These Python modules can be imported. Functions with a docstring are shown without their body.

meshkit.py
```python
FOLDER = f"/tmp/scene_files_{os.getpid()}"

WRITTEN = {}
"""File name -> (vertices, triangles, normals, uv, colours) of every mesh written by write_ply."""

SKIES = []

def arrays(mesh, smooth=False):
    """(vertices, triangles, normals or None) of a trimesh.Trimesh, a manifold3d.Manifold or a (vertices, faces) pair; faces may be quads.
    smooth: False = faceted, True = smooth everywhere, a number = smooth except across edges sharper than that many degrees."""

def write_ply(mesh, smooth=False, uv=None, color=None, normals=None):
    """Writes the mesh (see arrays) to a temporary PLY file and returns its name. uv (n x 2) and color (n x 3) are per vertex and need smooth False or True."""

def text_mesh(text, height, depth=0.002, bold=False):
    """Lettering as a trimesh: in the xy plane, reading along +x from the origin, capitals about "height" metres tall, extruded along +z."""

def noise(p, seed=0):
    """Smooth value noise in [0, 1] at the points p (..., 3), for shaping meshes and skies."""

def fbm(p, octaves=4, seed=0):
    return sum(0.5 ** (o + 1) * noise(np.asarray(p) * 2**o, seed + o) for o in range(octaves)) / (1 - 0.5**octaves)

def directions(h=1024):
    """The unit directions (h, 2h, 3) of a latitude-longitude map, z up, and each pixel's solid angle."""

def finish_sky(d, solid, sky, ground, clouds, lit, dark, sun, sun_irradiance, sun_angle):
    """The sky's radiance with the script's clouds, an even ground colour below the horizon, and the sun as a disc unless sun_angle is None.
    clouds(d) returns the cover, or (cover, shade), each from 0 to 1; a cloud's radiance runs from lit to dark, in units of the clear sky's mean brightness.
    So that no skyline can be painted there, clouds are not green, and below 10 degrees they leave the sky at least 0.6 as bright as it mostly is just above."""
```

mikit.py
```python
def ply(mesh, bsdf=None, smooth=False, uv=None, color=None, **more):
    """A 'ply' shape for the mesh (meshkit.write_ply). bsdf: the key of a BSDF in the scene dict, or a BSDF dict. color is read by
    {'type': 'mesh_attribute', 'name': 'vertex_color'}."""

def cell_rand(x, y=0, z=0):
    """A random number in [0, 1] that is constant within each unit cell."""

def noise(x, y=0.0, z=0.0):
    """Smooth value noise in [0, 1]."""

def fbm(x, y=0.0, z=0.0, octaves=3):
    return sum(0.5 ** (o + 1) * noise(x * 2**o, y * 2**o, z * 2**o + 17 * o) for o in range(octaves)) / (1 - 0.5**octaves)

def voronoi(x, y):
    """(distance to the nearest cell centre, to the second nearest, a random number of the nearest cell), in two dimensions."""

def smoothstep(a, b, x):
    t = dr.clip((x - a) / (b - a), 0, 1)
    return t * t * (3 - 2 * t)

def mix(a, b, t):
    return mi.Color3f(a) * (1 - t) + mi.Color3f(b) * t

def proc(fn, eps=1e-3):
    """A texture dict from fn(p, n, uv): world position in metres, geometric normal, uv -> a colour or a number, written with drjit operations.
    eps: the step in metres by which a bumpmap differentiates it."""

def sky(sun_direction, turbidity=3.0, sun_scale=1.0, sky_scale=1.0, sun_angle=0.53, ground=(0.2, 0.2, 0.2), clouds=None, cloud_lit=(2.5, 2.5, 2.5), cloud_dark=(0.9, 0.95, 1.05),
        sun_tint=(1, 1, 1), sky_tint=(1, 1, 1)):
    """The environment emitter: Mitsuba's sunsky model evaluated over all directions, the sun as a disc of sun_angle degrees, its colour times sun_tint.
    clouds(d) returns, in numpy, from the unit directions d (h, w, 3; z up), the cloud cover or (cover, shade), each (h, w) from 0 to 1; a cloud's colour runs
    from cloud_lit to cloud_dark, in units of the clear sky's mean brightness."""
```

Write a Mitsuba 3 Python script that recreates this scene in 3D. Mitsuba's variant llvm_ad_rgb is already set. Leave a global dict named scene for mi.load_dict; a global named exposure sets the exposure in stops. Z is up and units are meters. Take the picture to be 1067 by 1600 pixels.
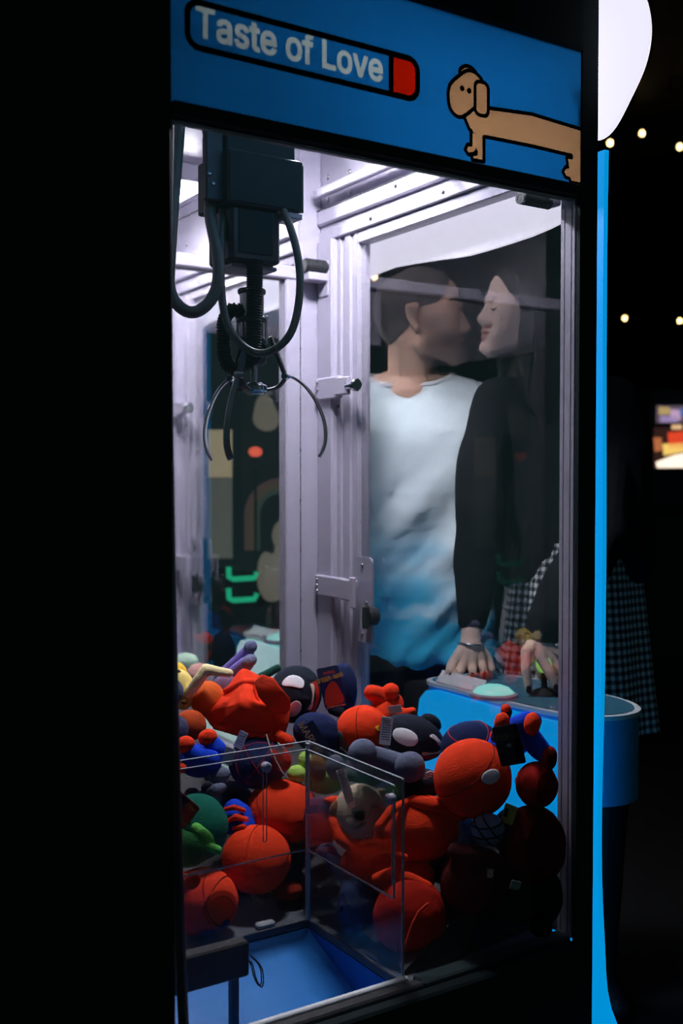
import math, random
import numpy as np, trimesh, manifold3d as m3, shapely
from shapely import affinity
from shapely.geometry import Polygon, Point, LineString, box as sbox
import mitsuba as mi, drjit as dr
import mikit, meshkit
from mikit import ply, proc, noise, fbm, smoothstep, mix
random.seed(7); rng = np.random.default_rng(7)
T = mi.ScalarTransform4f
scene, labels = {}, {}

# ------------------------------------------------------------------ camera, light levels, exposure
F, CX, CY, EYE = 1666., 533.5, 800., 1.22
yaw, pit = math.radians(32.7), math.radians(1.65)
Z = np.array([0, 0, 1.])
FH = np.array([math.sin(yaw), math.cos(yaw), 0]); RT = np.array([math.cos(yaw), -math.sin(yaw), 0])
FW = FH * math.cos(pit) - Z * math.sin(pit); UP = FH * math.sin(pit) + Z * math.cos(pit)
CAM = np.array([0, 0, EYE]); TOCAM = -FH
scene['camera'] = {'type': 'thinlens', 'fov': 2 * math.degrees(math.atan(533.5 / F)), 'fov_axis': 'x', 'aperture_radius': 0.0055,
                   'focus_distance': 1.85, 'near_clip': 0.05, 'far_clip': 100.,
                   'to_world': T().look_at(origin=CAM.tolist(), target=(CAM + FW).tolist(), up=UP.tolist())}
scene['ambient'] = {'type': 'constant', 'sampling_weight': 1.0, 'radiance': {'type': 'rgb', 'value': [0.013, 0.027, 0.029]}}
LAMP = [180, 178, 195]            # LED lamps in the compartments
WAVE_WHITE = [.86, .84, .97]    # backlit white fascia
WAVE_BLUE = [0.0, 0.275, 0.66]
exposure = 0.0


def PT(px, py, t):
    return CAM + (FW + RT * (px - CX) / F - UP * (py - CY) / F) * t


def on(ax, val, px, py):
    d = FW + RT * (px - CX) / F - UP * (py - CY) / F
    return CAM + d * (val - CAM[ax]) / d[ax]


def S(r, g, b):
    c = np.array([r, g, b]) / 255.
    return np.where(c <= .04045, c / 12.92, ((c + .055) / 1.055) ** 2.4)


# ------------------------------------------------------------------ materials
def rgb(c): return {'type': 'rgb', 'value': [float(x) for x in c]}
VC = {'type': 'mesh_attribute', 'name': 'vertex_color'}
def two(b): return {'type': 'twosided', 'bsdf': b}
def prin(c, rough=.5, metal=0., **k):
    return two({'type': 'principled', 'base_color': c if isinstance(c, dict) else rgb(c), 'roughness': rough, 'metallic': metal, **k})
def plush_bump(p, n, uv): return noise(p.x * 420, p.y * 420, p.z * 420) * .6 + noise(p.x * 1100, p.y * 1100, p.z * 1100) * .5
M = {
 'plush': two({'type': 'bumpmap', 'arbitrary': proc(plush_bump, 5e-4), 'scale': .0011,
               'bsdf': {'type': 'principled', 'base_color': VC, 'roughness': .95, 'specular': .15, 'sheen': .5, 'sheen_tint': .8}}),
 'cloth': prin(VC, .9, specular=.15, sheen=.2),
 'skin': prin(VC, .55, specular=.35),
 'print': prin(VC, .42, specular=.4),
 'satin': prin(VC, .38, specular=.5),
 'sheetfilm': {'type': 'principledthin', 'base_color': VC, 'roughness': .6, 'diff_trans': .74, 'eta': 1.3, 'spec_trans': 0.},
 'white_metal': prin(S(162, 158, 174), .38, specular=.5),
 'grooved_metal': prin(S(160, 158, 175), .35, .25),
 'steel': prin(S(190, 190, 196), .22, 1.),
 'chrome': prin(S(215, 215, 220), .1, 1.),
 'grey_metal': prin(S(48, 51, 56), .45, .3),
 'black_paint': prin(S(40, 52, 54), .75, specular=.08),
 'rubber': prin(S(22, 24, 27), .6, specular=.4),
 'hose': prin(S(105, 105, 100), .4, specular=.5),
 'deck_grey': prin(S(76, 81, 88), .5, specular=.4),
 'pane': {'type': 'thindielectric', 'int_ior': 1.5},
 'door_pane': {'type': 'thindielectric', 'int_ior': 1.40},
 'acrylic': {'type': 'thindielectric', 'int_ior': 1.14},
 'acrylic_edge': prin(S(150, 156, 160), .3, specular=.6),
 'dark_floor': prin(S(20, 22, 24), .6),
}
for k, v in M.items():
    scene['material_' + k] = v
def emit(c, w=.03): return {'type': 'area', 'radiance': rgb(c), 'sampling_weight': w}


# ------------------------------------------------------------------ keys, labels
def num(k):
    if k not in used: used.add(k); return k
    i = 1
    while f'{k}_{i:03d}' in used: i += 1
    used.add(f'{k}_{i:03d}'); return f'{k}_{i:03d}'
used = set()
def thing(name, label, cat, group=None, kind=None):
    k = num(name); labels[k] = {'label': label, 'category': cat}
    if group: labels[k]['group'] = group
    return k
def struct(name, mesh, m, **kw):
    k = num(name); put_at(k, mesh, m, **kw); labels[k] = {'kind': 'structure', 'label': kw.pop('label', name.replace('_', ' '))}
    return k
def tomesh(m):
    if hasattr(m, 'to_mesh'):
        q = m.to_mesh(); return trimesh.Trimesh(np.array(q.vert_properties[:, :3]), np.array(q.tri_verts), process=False)
    if isinstance(m, (list, tuple)) and not isinstance(m[0], np.ndarray):
        return trimesh.util.concatenate([tomesh(x) for x in m])
    return m
def put_at(k, mesh, m, smooth=30, color=None, e=None, ew=.03, **kw):
    mesh = tomesh(mesh)
    col = None
    if color is not None:
        if smooth not in (True, False):      # keep hard edges yet allow vertex colours: bake the smoothing split first
            mesh = trimesh.graph.smooth_shade(mesh, angle=np.radians(smooth), facet_minarea=None); smooth = True
        v = np.asarray(mesh.vertices)
        col = color(v) if callable(color) else np.tile(np.asarray(color, float), (len(v), 1))
    d = ply(mesh, 'material_' + m, smooth=smooth, color=col, **({'uv': kw['uv']} if 'uv' in kw else {}))
    if e is not None: d['emitter'] = emit(e, ew)
    scene[k] = d
def put(parent, name, mesh, m, label=None, **kw):
    k = num(parent + '__' + name); put_at(k, mesh, m, **kw)
    if label: labels[k] = {'label': label}
    return k


# ------------------------------------------------------------------ mesh helpers
def bx(x0, x1, y0, y1, z0, z1, bev=0.0):
    lo, hi = np.minimum([x0, y0, z0], [x1, y1, z1]), np.maximum([x0, y0, z0], [x1, y1, z1])
    if bev <= 0:
        return trimesh.creation.box(bounds=[lo, hi])
    bev = min(bev, (hi - lo).min() * .45); pts = []
    for a in (0, 1):
        for b in (0, 1):
            for c in (0, 1):
                s = np.array([a, b, c]); p = np.where(s, hi, lo); d = np.where(s, -1., 1.) * bev
                for i in range(3):
                    q = p + d; q[i] = p[i]; pts.append(q)
    return trimesh.convex.convex_hull(np.array(pts))
def rot_to(a):
    a = np.asarray(a, float); a = a / np.linalg.norm(a)
    return trimesh.geometry.align_vectors([0, 0, 1], a)
def frame(o, x, y, z):
    m = np.eye(4); m[:3, 0], m[:3, 1], m[:3, 2], m[:3, 3] = x, y, z, o; return m
def cyl(p, q, r, n=24, bev=None):
    p, q = np.asarray(p, float), np.asarray(q, float); L = np.linalg.norm(q - p); b = min(r * .15, L * .2) if bev is None else bev
    prof = np.array([[0, 0], [r - b, 0], [r, b], [r, L - b], [r - b, L], [0, L]])
    m = trimesh.creation.revolve(prof, sections=n); m.apply_transform(trimesh.transformations.translation_matrix(p) @ rot_to(q - p)); return m
def lathe(prof, p, axis, n=32):
    m = trimesh.creation.revolve(np.array(prof, float), sections=n); m.apply_transform(trimesh.transformations.translation_matrix(np.asarray(p, float)) @ rot_to(axis)); return m
def spline(pts, n=60, closed=False):
    from scipy.interpolate import splprep, splev
    pts = np.asarray(pts, float)
    if closed: pts = np.vstack([pts, pts[:1]])
    tck, _ = splprep(pts.T, s=0, k=min(3, len(pts) - 1), per=closed)
    return np.array(splev(np.linspace(0, 1, n), tck)).T
def tube(pts, r, sides=12, ribs=None):
    p = np.asarray(pts, float); rr = np.broadcast_to(r, (len(p),)).astype(float)
    t = np.gradient(p, axis=0); t /= np.linalg.norm(t, axis=1, keepdims=True) + 1e-12
    a = np.zeros_like(p); ref = np.array([0, 0, 1.]) if abs(t[0, 2]) < .8 else np.array([1., 0, 0])
    for i in range(len(p)):
        ref = ref - t[i] * (ref @ t[i]); ref /= np.linalg.norm(ref); a[i] = ref
    b = np.cross(t, a); ang = np.arange(sides) * 2 * np.pi / sides
    v = p[:, None] + rr[:, None, None] * (np.cos(ang)[None, :, None] * a[:, None] + np.sin(ang)[None, :, None] * b[:, None])
    i, j = np.meshgrid(np.arange(len(p) - 1), np.arange(sides), indexing='ij')
    q = np.stack([i * sides + j, i * sides + (j + 1) % sides, (i + 1) * sides + (j + 1) % sides, (i + 1) * sides + j], -1).reshape(-1, 4)
    v = np.vstack([v.reshape(-1, 3), p[:1], p[-1:]]); n = len(p) * sides; jj = np.arange(sides)
    f = np.vstack([q[:, [0, 1, 2]], q[:, [0, 2, 3]], np.stack([jj * 0 + n, (jj + 1) % sides, jj], 1), np.stack([jj * 0 + n + 1, (len(p) - 1) * sides + jj, (len(p) - 1) * sides + (jj + 1) % sides], 1)])
    m = trimesh.Trimesh(v, f, process=False); 
    return m
def extr(poly, h, mat=None):
    polys = getattr(poly, 'geoms', [poly])
    m = trimesh.util.concatenate([trimesh.creation.extrude_polygon(g, h, engine='earcut') for g in polys if g.area > 1e-9])
    if mat is not None: m.apply_transform(mat)
    return m
def sph(c, r, n=20):
    return m3.Manifold.sphere(float(r), n).translate([float(x) for x in c])
def bone(a, ra, b, rb, n=20):
    return m3.Manifold.batch_hull([sph(a, ra, n), sph(b, rb, n)])
def chain(pr, n=20):
    """hulls of consecutive (point, radius)"""
    return m3.Manifold.batch_boolean([bone(pr[i][0], pr[i][1], pr[i + 1][0], pr[i + 1][1], n) for i in range(len(pr) - 1)], m3.OpType.Add)
def hull(pr, n=20):
    return m3.Manifold.batch_hull([sph(p, r, n) for p, r in pr])
def union(ms): return m3.Manifold.batch_boolean(list(ms), m3.OpType.Add)
def soft(m, L=.012, it=10):
    m = m.refine_to_length(L); t = tomesh(m); t.merge_vertices()
    trimesh.smoothing.filter_taubin(t, lamb=.5, nu=.53, iterations=it); return t
def ell(c, ax, basis=None, sub=4, lump=.0, seed=0):
    """ellipsoid with radii ax along basis (rows), lightly lumpy like stuffing"""
    s = trimesh.creation.icosphere(subdivisions=sub, radius=1.0); v = np.array(s.vertices)
    if lump: v = v * (1 + lump * (meshkit.fbm(v * 1.7 + seed * 3.1 + 20, 3, seed) - .5)[:, None])
    B = np.eye(3) if basis is None else np.asarray(basis)
    s.vertices = np.asarray(c) + (v * np.asarray(ax)) @ B
    return s
CB = np.array([RT, Z, TOCAM])   # right, up, towards the camera: axes along which the toys' sizes were measured
def rotb(deg, B=None):
    B = CB if B is None else B; a = math.radians(deg); c, s = math.cos(a), math.sin(a)
    return np.array([c * B[0] + s * B[1], -s * B[0] + c * B[1], B[2]])
def arc_on(c, ax, B, axis, off, a0, a1, n=50, lift=.0008):
    """points of a circle lying on an ellipsoid: the cut by a plane with normal axis (local) at offset off"""
    axis = np.asarray(axis, float) / np.linalg.norm(axis); u = np.cross(axis, [0.3, .2, .93]); u /= np.linalg.norm(u); w = np.cross(axis, u)
    a = np.radians(np.linspace(a0, a1, n)); r = math.sqrt(max(1e-6, 1 - off * off))
    d = off * axis + r * (np.cos(a)[:, None] * u + np.sin(a)[:, None] * w)
    return np.asarray(c) + (d * (np.asarray(ax) + lift)) @ B
def patch(c, ax, B, dirv, shape, thick=.0015, rot=0, n=26):
    """a felt piece lying on an ellipsoid: outline 'shape' (shapely, in unit-sphere tangent units) around local direction dirv"""
    d = np.asarray(dirv, float) / np.linalg.norm(dirv); u = np.cross([0, 1, 0.001], d); u /= np.linalg.norm(u); w = np.cross(d, u)
    shape = affinity.rotate(shape, rot, origin=(0, 0)); g = shape.segmentize(.05)
    minx, miny, maxx, maxy = g.bounds; st = max(maxx - minx, maxy - miny) / n
    pts = [p for p in g.exterior.coords[:-1]]; edge = len(pts); gin = g.buffer(-st * .5)
    for x in np.arange(minx + st / 2, maxx, st):
        for y in np.arange(miny + st / 2, maxy, st):
            if gin.contains(Point(x, y)): pts.append((x, y))
    from scipy.spatial import Delaunay
    P = np.array(pts); tri = Delaunay(P).simplices; cen = P[tri].mean(1); keep = np.array([g.contains(Point(*q)) for q in cen]); tri = tri[keep]
    a = P[tri]; ar = np.cross(a[:, 1] - a[:, 0], a[:, 2] - a[:, 0]); tri = np.where((ar < 0)[:, None], tri[:, ::-1], tri)
    q = d + P[:, :1] * u + P[:, 1:] * w; q /= np.linalg.norm(q, axis=1, keepdims=True)
    dep = np.full(len(P), thick); dep[:edge] = thick * .6
    top = np.asarray(c) + (q * (np.asarray(ax) + dep[:, None])) @ B; bot = np.asarray(c) + (q * (np.asarray(ax) - .003)) @ B
    n0 = len(P); e = np.arange(edge); e2 = (e + 1) % edge
    f = np.vstack([tri, tri[:, ::-1] + n0, np.stack([e, e + n0, e2 + n0], 1), np.stack([e, e2 + n0, e2], 1)])
    m = trimesh.Trimesh(np.vstack([top, bot]), f, process=False); trimesh.repair.fix_normals(m); return m
def blobshape(pts, n=40): return Polygon(spline(pts, n, closed=True)[:-1])
def oval(a, b): return affinity.scale(Point(0, 0).buffer(1, 24), a, b)
def mottled(c, amt=.12, sc=60, seed=1):
    c = np.asarray(c, float)
    return lambda v: c * (1 + amt * 2 * (meshkit.fbm(v * sc + 50, 3, seed) - .5))[:, None]
def screws(parent, pts, axis, r=.006, m='steel', name='screw'):
    axis = np.asarray(axis, float)
    for p in pts:
        prof = [[0, -.001], [r, -.001], [r, .001], [r * .75, .003], [r * .3, .0038], [0, .0036]]
        put(parent, name, lathe(prof, p, axis, 16), m)

# ------------------------------------------------------------------ the setting
struct('floor', bx(-4, 14, -3, 16, -.05, 0), 'dark_floor', label='dark floor of the arcade')
struct('wall_back', bx(-4, 14, 16, 16.1, 0, 4.6), 'dark_floor', label='dark far wall')
struct('wall_right', bx(14, 14.1, -3, 16, 0, 4.6), 'dark_floor', label='dark side wall')
struct('ceiling', bx(-4, 14, -3, 16, 4.6, 4.7), 'dark_floor', label='dark ceiling')

# ------------------------------------------------------------------ the claw machine
XW, Y0, YB, PITCH = 1.30, 1.30, 2.10, .86      # inner face of the right wall, front, back partition, compartment pitch
ZD, ZC = .437, 2.02                            # deck, ceiling
cm = thing('claw_machine', 'tall black claw machine with white metal interior and a blue header panel above its glass', 'claw machine')
# black outer shell
put(cm, 'front_post', bx(.22, .567, 1.2865, 1.335, 0, 2.12, .004), 'black_paint')
put(cm, 'front_post', bx(1.300, 1.340, 1.288, 1.300, 0, 2.12, .002), 'black_paint')
put(cm, 'lower_front_panel', bx(.566, 1.300, 1.272, 1.297, .0, .440, .004), 'black_paint')
put(cm, 'header_beam', bx(.566, 1.300, 1.282, 1.318, 1.694, 1.7115, .003), 'black_paint')
put(cm, 'beam_trim', bx(.566, 1.298, 1.300, 1.312, 1.688, 1.694, .002), 'grey_metal')
put(cm, 'top_cap', bx(.566, 1.300, 1.282, 1.318, 1.9305, 2.12, .004), 'black_paint')
put(cm, 'roof', bx(.30, 1.36, 1.265, 3.1, 2.12, 2.14), 'black_paint')
put(cm, 'sill', bx(.576, .985, 1.298, 1.319, .425, .446, .003), 'rubber')
put(cm, 'sill_lip', bx(.576, .972, 1.3195, 1.3300, .425, .450, .002), 'print', color=S(225, 228, 232), label='thin white sill lip')
put(cm, 'sill', bx(.985, 1.298, 1.298, 1.330, .425, .447, .003), 'black_paint')
put(cm, 'front_glass', bx(.57, 1.302, 1.296, 1.2965, .440, 1.69), 'pane', smooth=False)
# grey cable-like rubber gasket hanging along the left edge of the front glass, leaning in towards the sill
put(cm, 'gasket', tube(spline([on(1, 1.325, 263, 190), on(1, 1.325, 261, 600), on(1, 1.325, 268, 1000), on(1, 1.325, 277, 1350), on(1, 1.325, 287, 1610)], 40), .0075), 'grey_metal')
put(cm, 'gasket', tube(spline([on(1, 1.345, 262, 600), on(1, 1.345, 268, 1050), on(1, 1.345, 279, 1400), on(1, 1.345, 287, 1620)], 40), .006), 'grey_metal')

# --- header lightbox: film pieces cut to fit one another, lit from behind by the lamps inside
HX0, HX1, HZ0, HZ1, HY = .556, 1.302, 1.7110, 1.9305, 1.290
def hp(px, py):
    p = on(1, HY, px, py); return (p[0], p[2])
panel = sbox(HX0, HZ0, HX1, HZ1)
fr = np.array([hp(287, -40), hp(653, 100), hp(657, 158), hp(293, 84)])
fz0, fz1 = hp(600, 153)[1], hp(330, -18)[1]
fx0, fx1 = hp(288, 40)[0], hp(656, 120)[0]
fz1 = hp(600, 76)[1]; fz0 = hp(600, 149)[1]
def rrect(x0, z0, x1, z1, r): return sbox(x0 + r, z0 + r, x1 - r, z1 - r).buffer(r, 12)
outer = rrect(fx0, fz0, fx1, fz1, .022); bw = .0085
inner = outer.buffer(-bw)
rx0 = hp(611, 110)[0]
redp = inner.intersection(sbox(rx0 + bw * .5, 0, 3, 3)); bluei = inner.intersection(sbox(0, 0, rx0 - bw * .5, 3))
border = outer.difference(redp).difference(bluei)
tm = meshkit.text_mesh('Taste of Love', .1, depth=.001, bold=True)
def outline2d(tm):
    from shapely import union_all
    out = []
    for m in tm.split(only_watertight=False):
        top = m.vertices[:, 2] > .0005; f = m.faces[top[m.faces].all(1)]
        out.append(union_all([Polygon(m.vertices[t][:, :2]).buffer(1e-5) for t in f]))
    return union_all(out)
txt = outline2d(tm); b = txt.bounds
tx0, tx1 = hp(306, 40)[0], hp(598, 110)[0]; tz0, tz1 = hp(560, 119)[1], hp(325, 18)[1]
tzb = hp(520, 107)[1]
txt = affinity.translate(txt, -b[0], -b[1]); txt = affinity.scale(txt, (tx1 - tx0) / (b[2] - b[0]), (hp(326, 17)[1] - hp(325, 63)[1]) / .1, origin=(0, 0))
txt = affinity.translate(txt, tx0, hp(330, 64)[1])
txt = txt.buffer(.0007).intersection(bluei)
# the long dog
def L2(pts, n=30): return [hp(*p) for p in pts]
head = blobshape(L2([(700, 150), (703, 132), (716, 119), (731, 110), (747, 117), (757, 136), (753, 158), (742, 168), (730, 178), (717, 183), (705, 173)]))
ear2 = blobshape(L2([(718, 112), (722, 105), (730, 103), (738, 107), (744, 114), (730, 116), (720, 120)]))
ear = rrect(*hp(742, 178), *hp(763, 131), .0095)
body = Polygon(L2([(724, 180), (745, 160), (758, 168), (830, 178), (915, 204), (915, 288), (893, 285), (893, 243), (830, 228), (760, 214), (756, 214), (756, 253), (738, 250), (736, 242), (744, 240), (744, 210), (733, 202)]))
leg1 = blobshape(L2([(740, 205), (752, 208), (755, 215), (756, 240), (756, 252), (748, 254), (737, 250), (737, 242), (744, 240), (744, 220)]))
paw0 = union_paw = Polygon(L2([(737, 206), (746, 208), (746, 228), (742, 238), (732, 240), (728, 234), (731, 227), (737, 228)])).buffer(.0015)
leg2 = Polygon(L2([(886, 246), (915, 252), (915, 288), (892, 284), (890, 278), (884, 276), (880, 268), (884, 262), (888, 262)])).buffer(.0012)
ow = .0058
solid = shapely.union_all([head, body.buffer(.0015).buffer(-.0015), paw0, leg2])
dog_lines = shapely.union_all([head.buffer(ow / 2).difference(head.buffer(-ow / 2)).difference(ear.buffer(-ow / 2)), ear.buffer(ow / 2).difference(ear.buffer(-ow / 2)), ear2.buffer(ow / 2).difference(ear2.buffer(-ow / 2)).difference(head.buffer(-ow / 2)),
    Point(*hp(722, 138)).buffer(.0042), Point(*hp(733, 142)).buffer(.0042)])
bodyall = shapely.union_all([body, paw0, leg2])
blines = shapely.union_all([bodyall.buffer(ow / 2).difference(bodyall.buffer(-ow / 2)), paw0.buffer(ow / 2).difference(paw0.buffer(-ow / 2)).difference(body)]).difference(head)
blines = blines.difference(ear)
dog_lines = dog_lines.union(blines).intersection(panel)
tan = shapely.union_all([head, ear, ear2, bodyall]).difference(dog_lines).intersection(panel)
blueall = panel.difference(outer).difference(dog_lines).difference(tan).union(bluei.difference(txt))
HM = np.array([[1, 0, 0, 0], [0, 0, 1, HY], [0, 1, 0, 0], [0, 0, 0, 1.]])
def cdt_extr(poly, h):
    out = []
    for g in getattr(poly, 'geoms', [poly]):
        if g.area < 1e-8: continue
        P, F3 = {}, []
        g = g.simplify(.00008); g = g.segmentize(.03)
        for tri in shapely.constrained_delaunay_triangles(g).geoms:
            c = list(tri.exterior.coords)[:3]
            if not tri.exterior.is_ccw: c = c[::-1]
            F3.append([P.setdefault((round(x, 7), round(y, 7)), len(P)) for x, y in c])
        V2 = np.array(list(P)); F3 = np.array(F3); n0 = len(V2)
        e = np.vstack([F3[:, [0, 1]], F3[:, [1, 2]], F3[:, [2, 0]]]); es = {tuple(x) for x in e}; be = np.array([x for x in map(tuple, e) if (x[1], x[0]) not in es])
        V3 = np.vstack([np.c_[V2, np.zeros(n0)], np.c_[V2, np.full(n0, h)]])
        out.append(trimesh.Trimesh(V3, np.vstack([F3[:, ::-1], F3 + n0, np.c_[be[:, 0], be[:, 1], be[:, 1] + n0], np.c_[be[:, 0], be[:, 1] + n0, be[:, 0] + n0]]), process=False))
    return trimesh.util.concatenate(out)
def hfilm(name, poly, c, label=None):
    m = cdt_extr(poly, .0008); m.apply_transform(HM); m.invert() if m.volume < 0 else None
    put(cm, name, m, 'sheetfilm', smooth=False, color=c, label=label)
hfilm('header_panel', blueall, S(76, 166, 206), 'blue translucent header panel')
hfilm('header_border', border, S(24, 26, 30), 'black rounded border around the lettering')
hfilm('header_end_block', redp, S(215, 84, 48), 'red block at the end of the border')
hfilm('header_lettering', txt, S(222, 230, 226), 'white lettering reading Taste of Love')
hfilm('dog_drawing', tan, S(214, 190, 160), 'tan long-bodied cartoon dog on the header')
hfilm('dog_outline', dog_lines, S(24, 26, 30), 'black outline of the cartoon dog')

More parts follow.
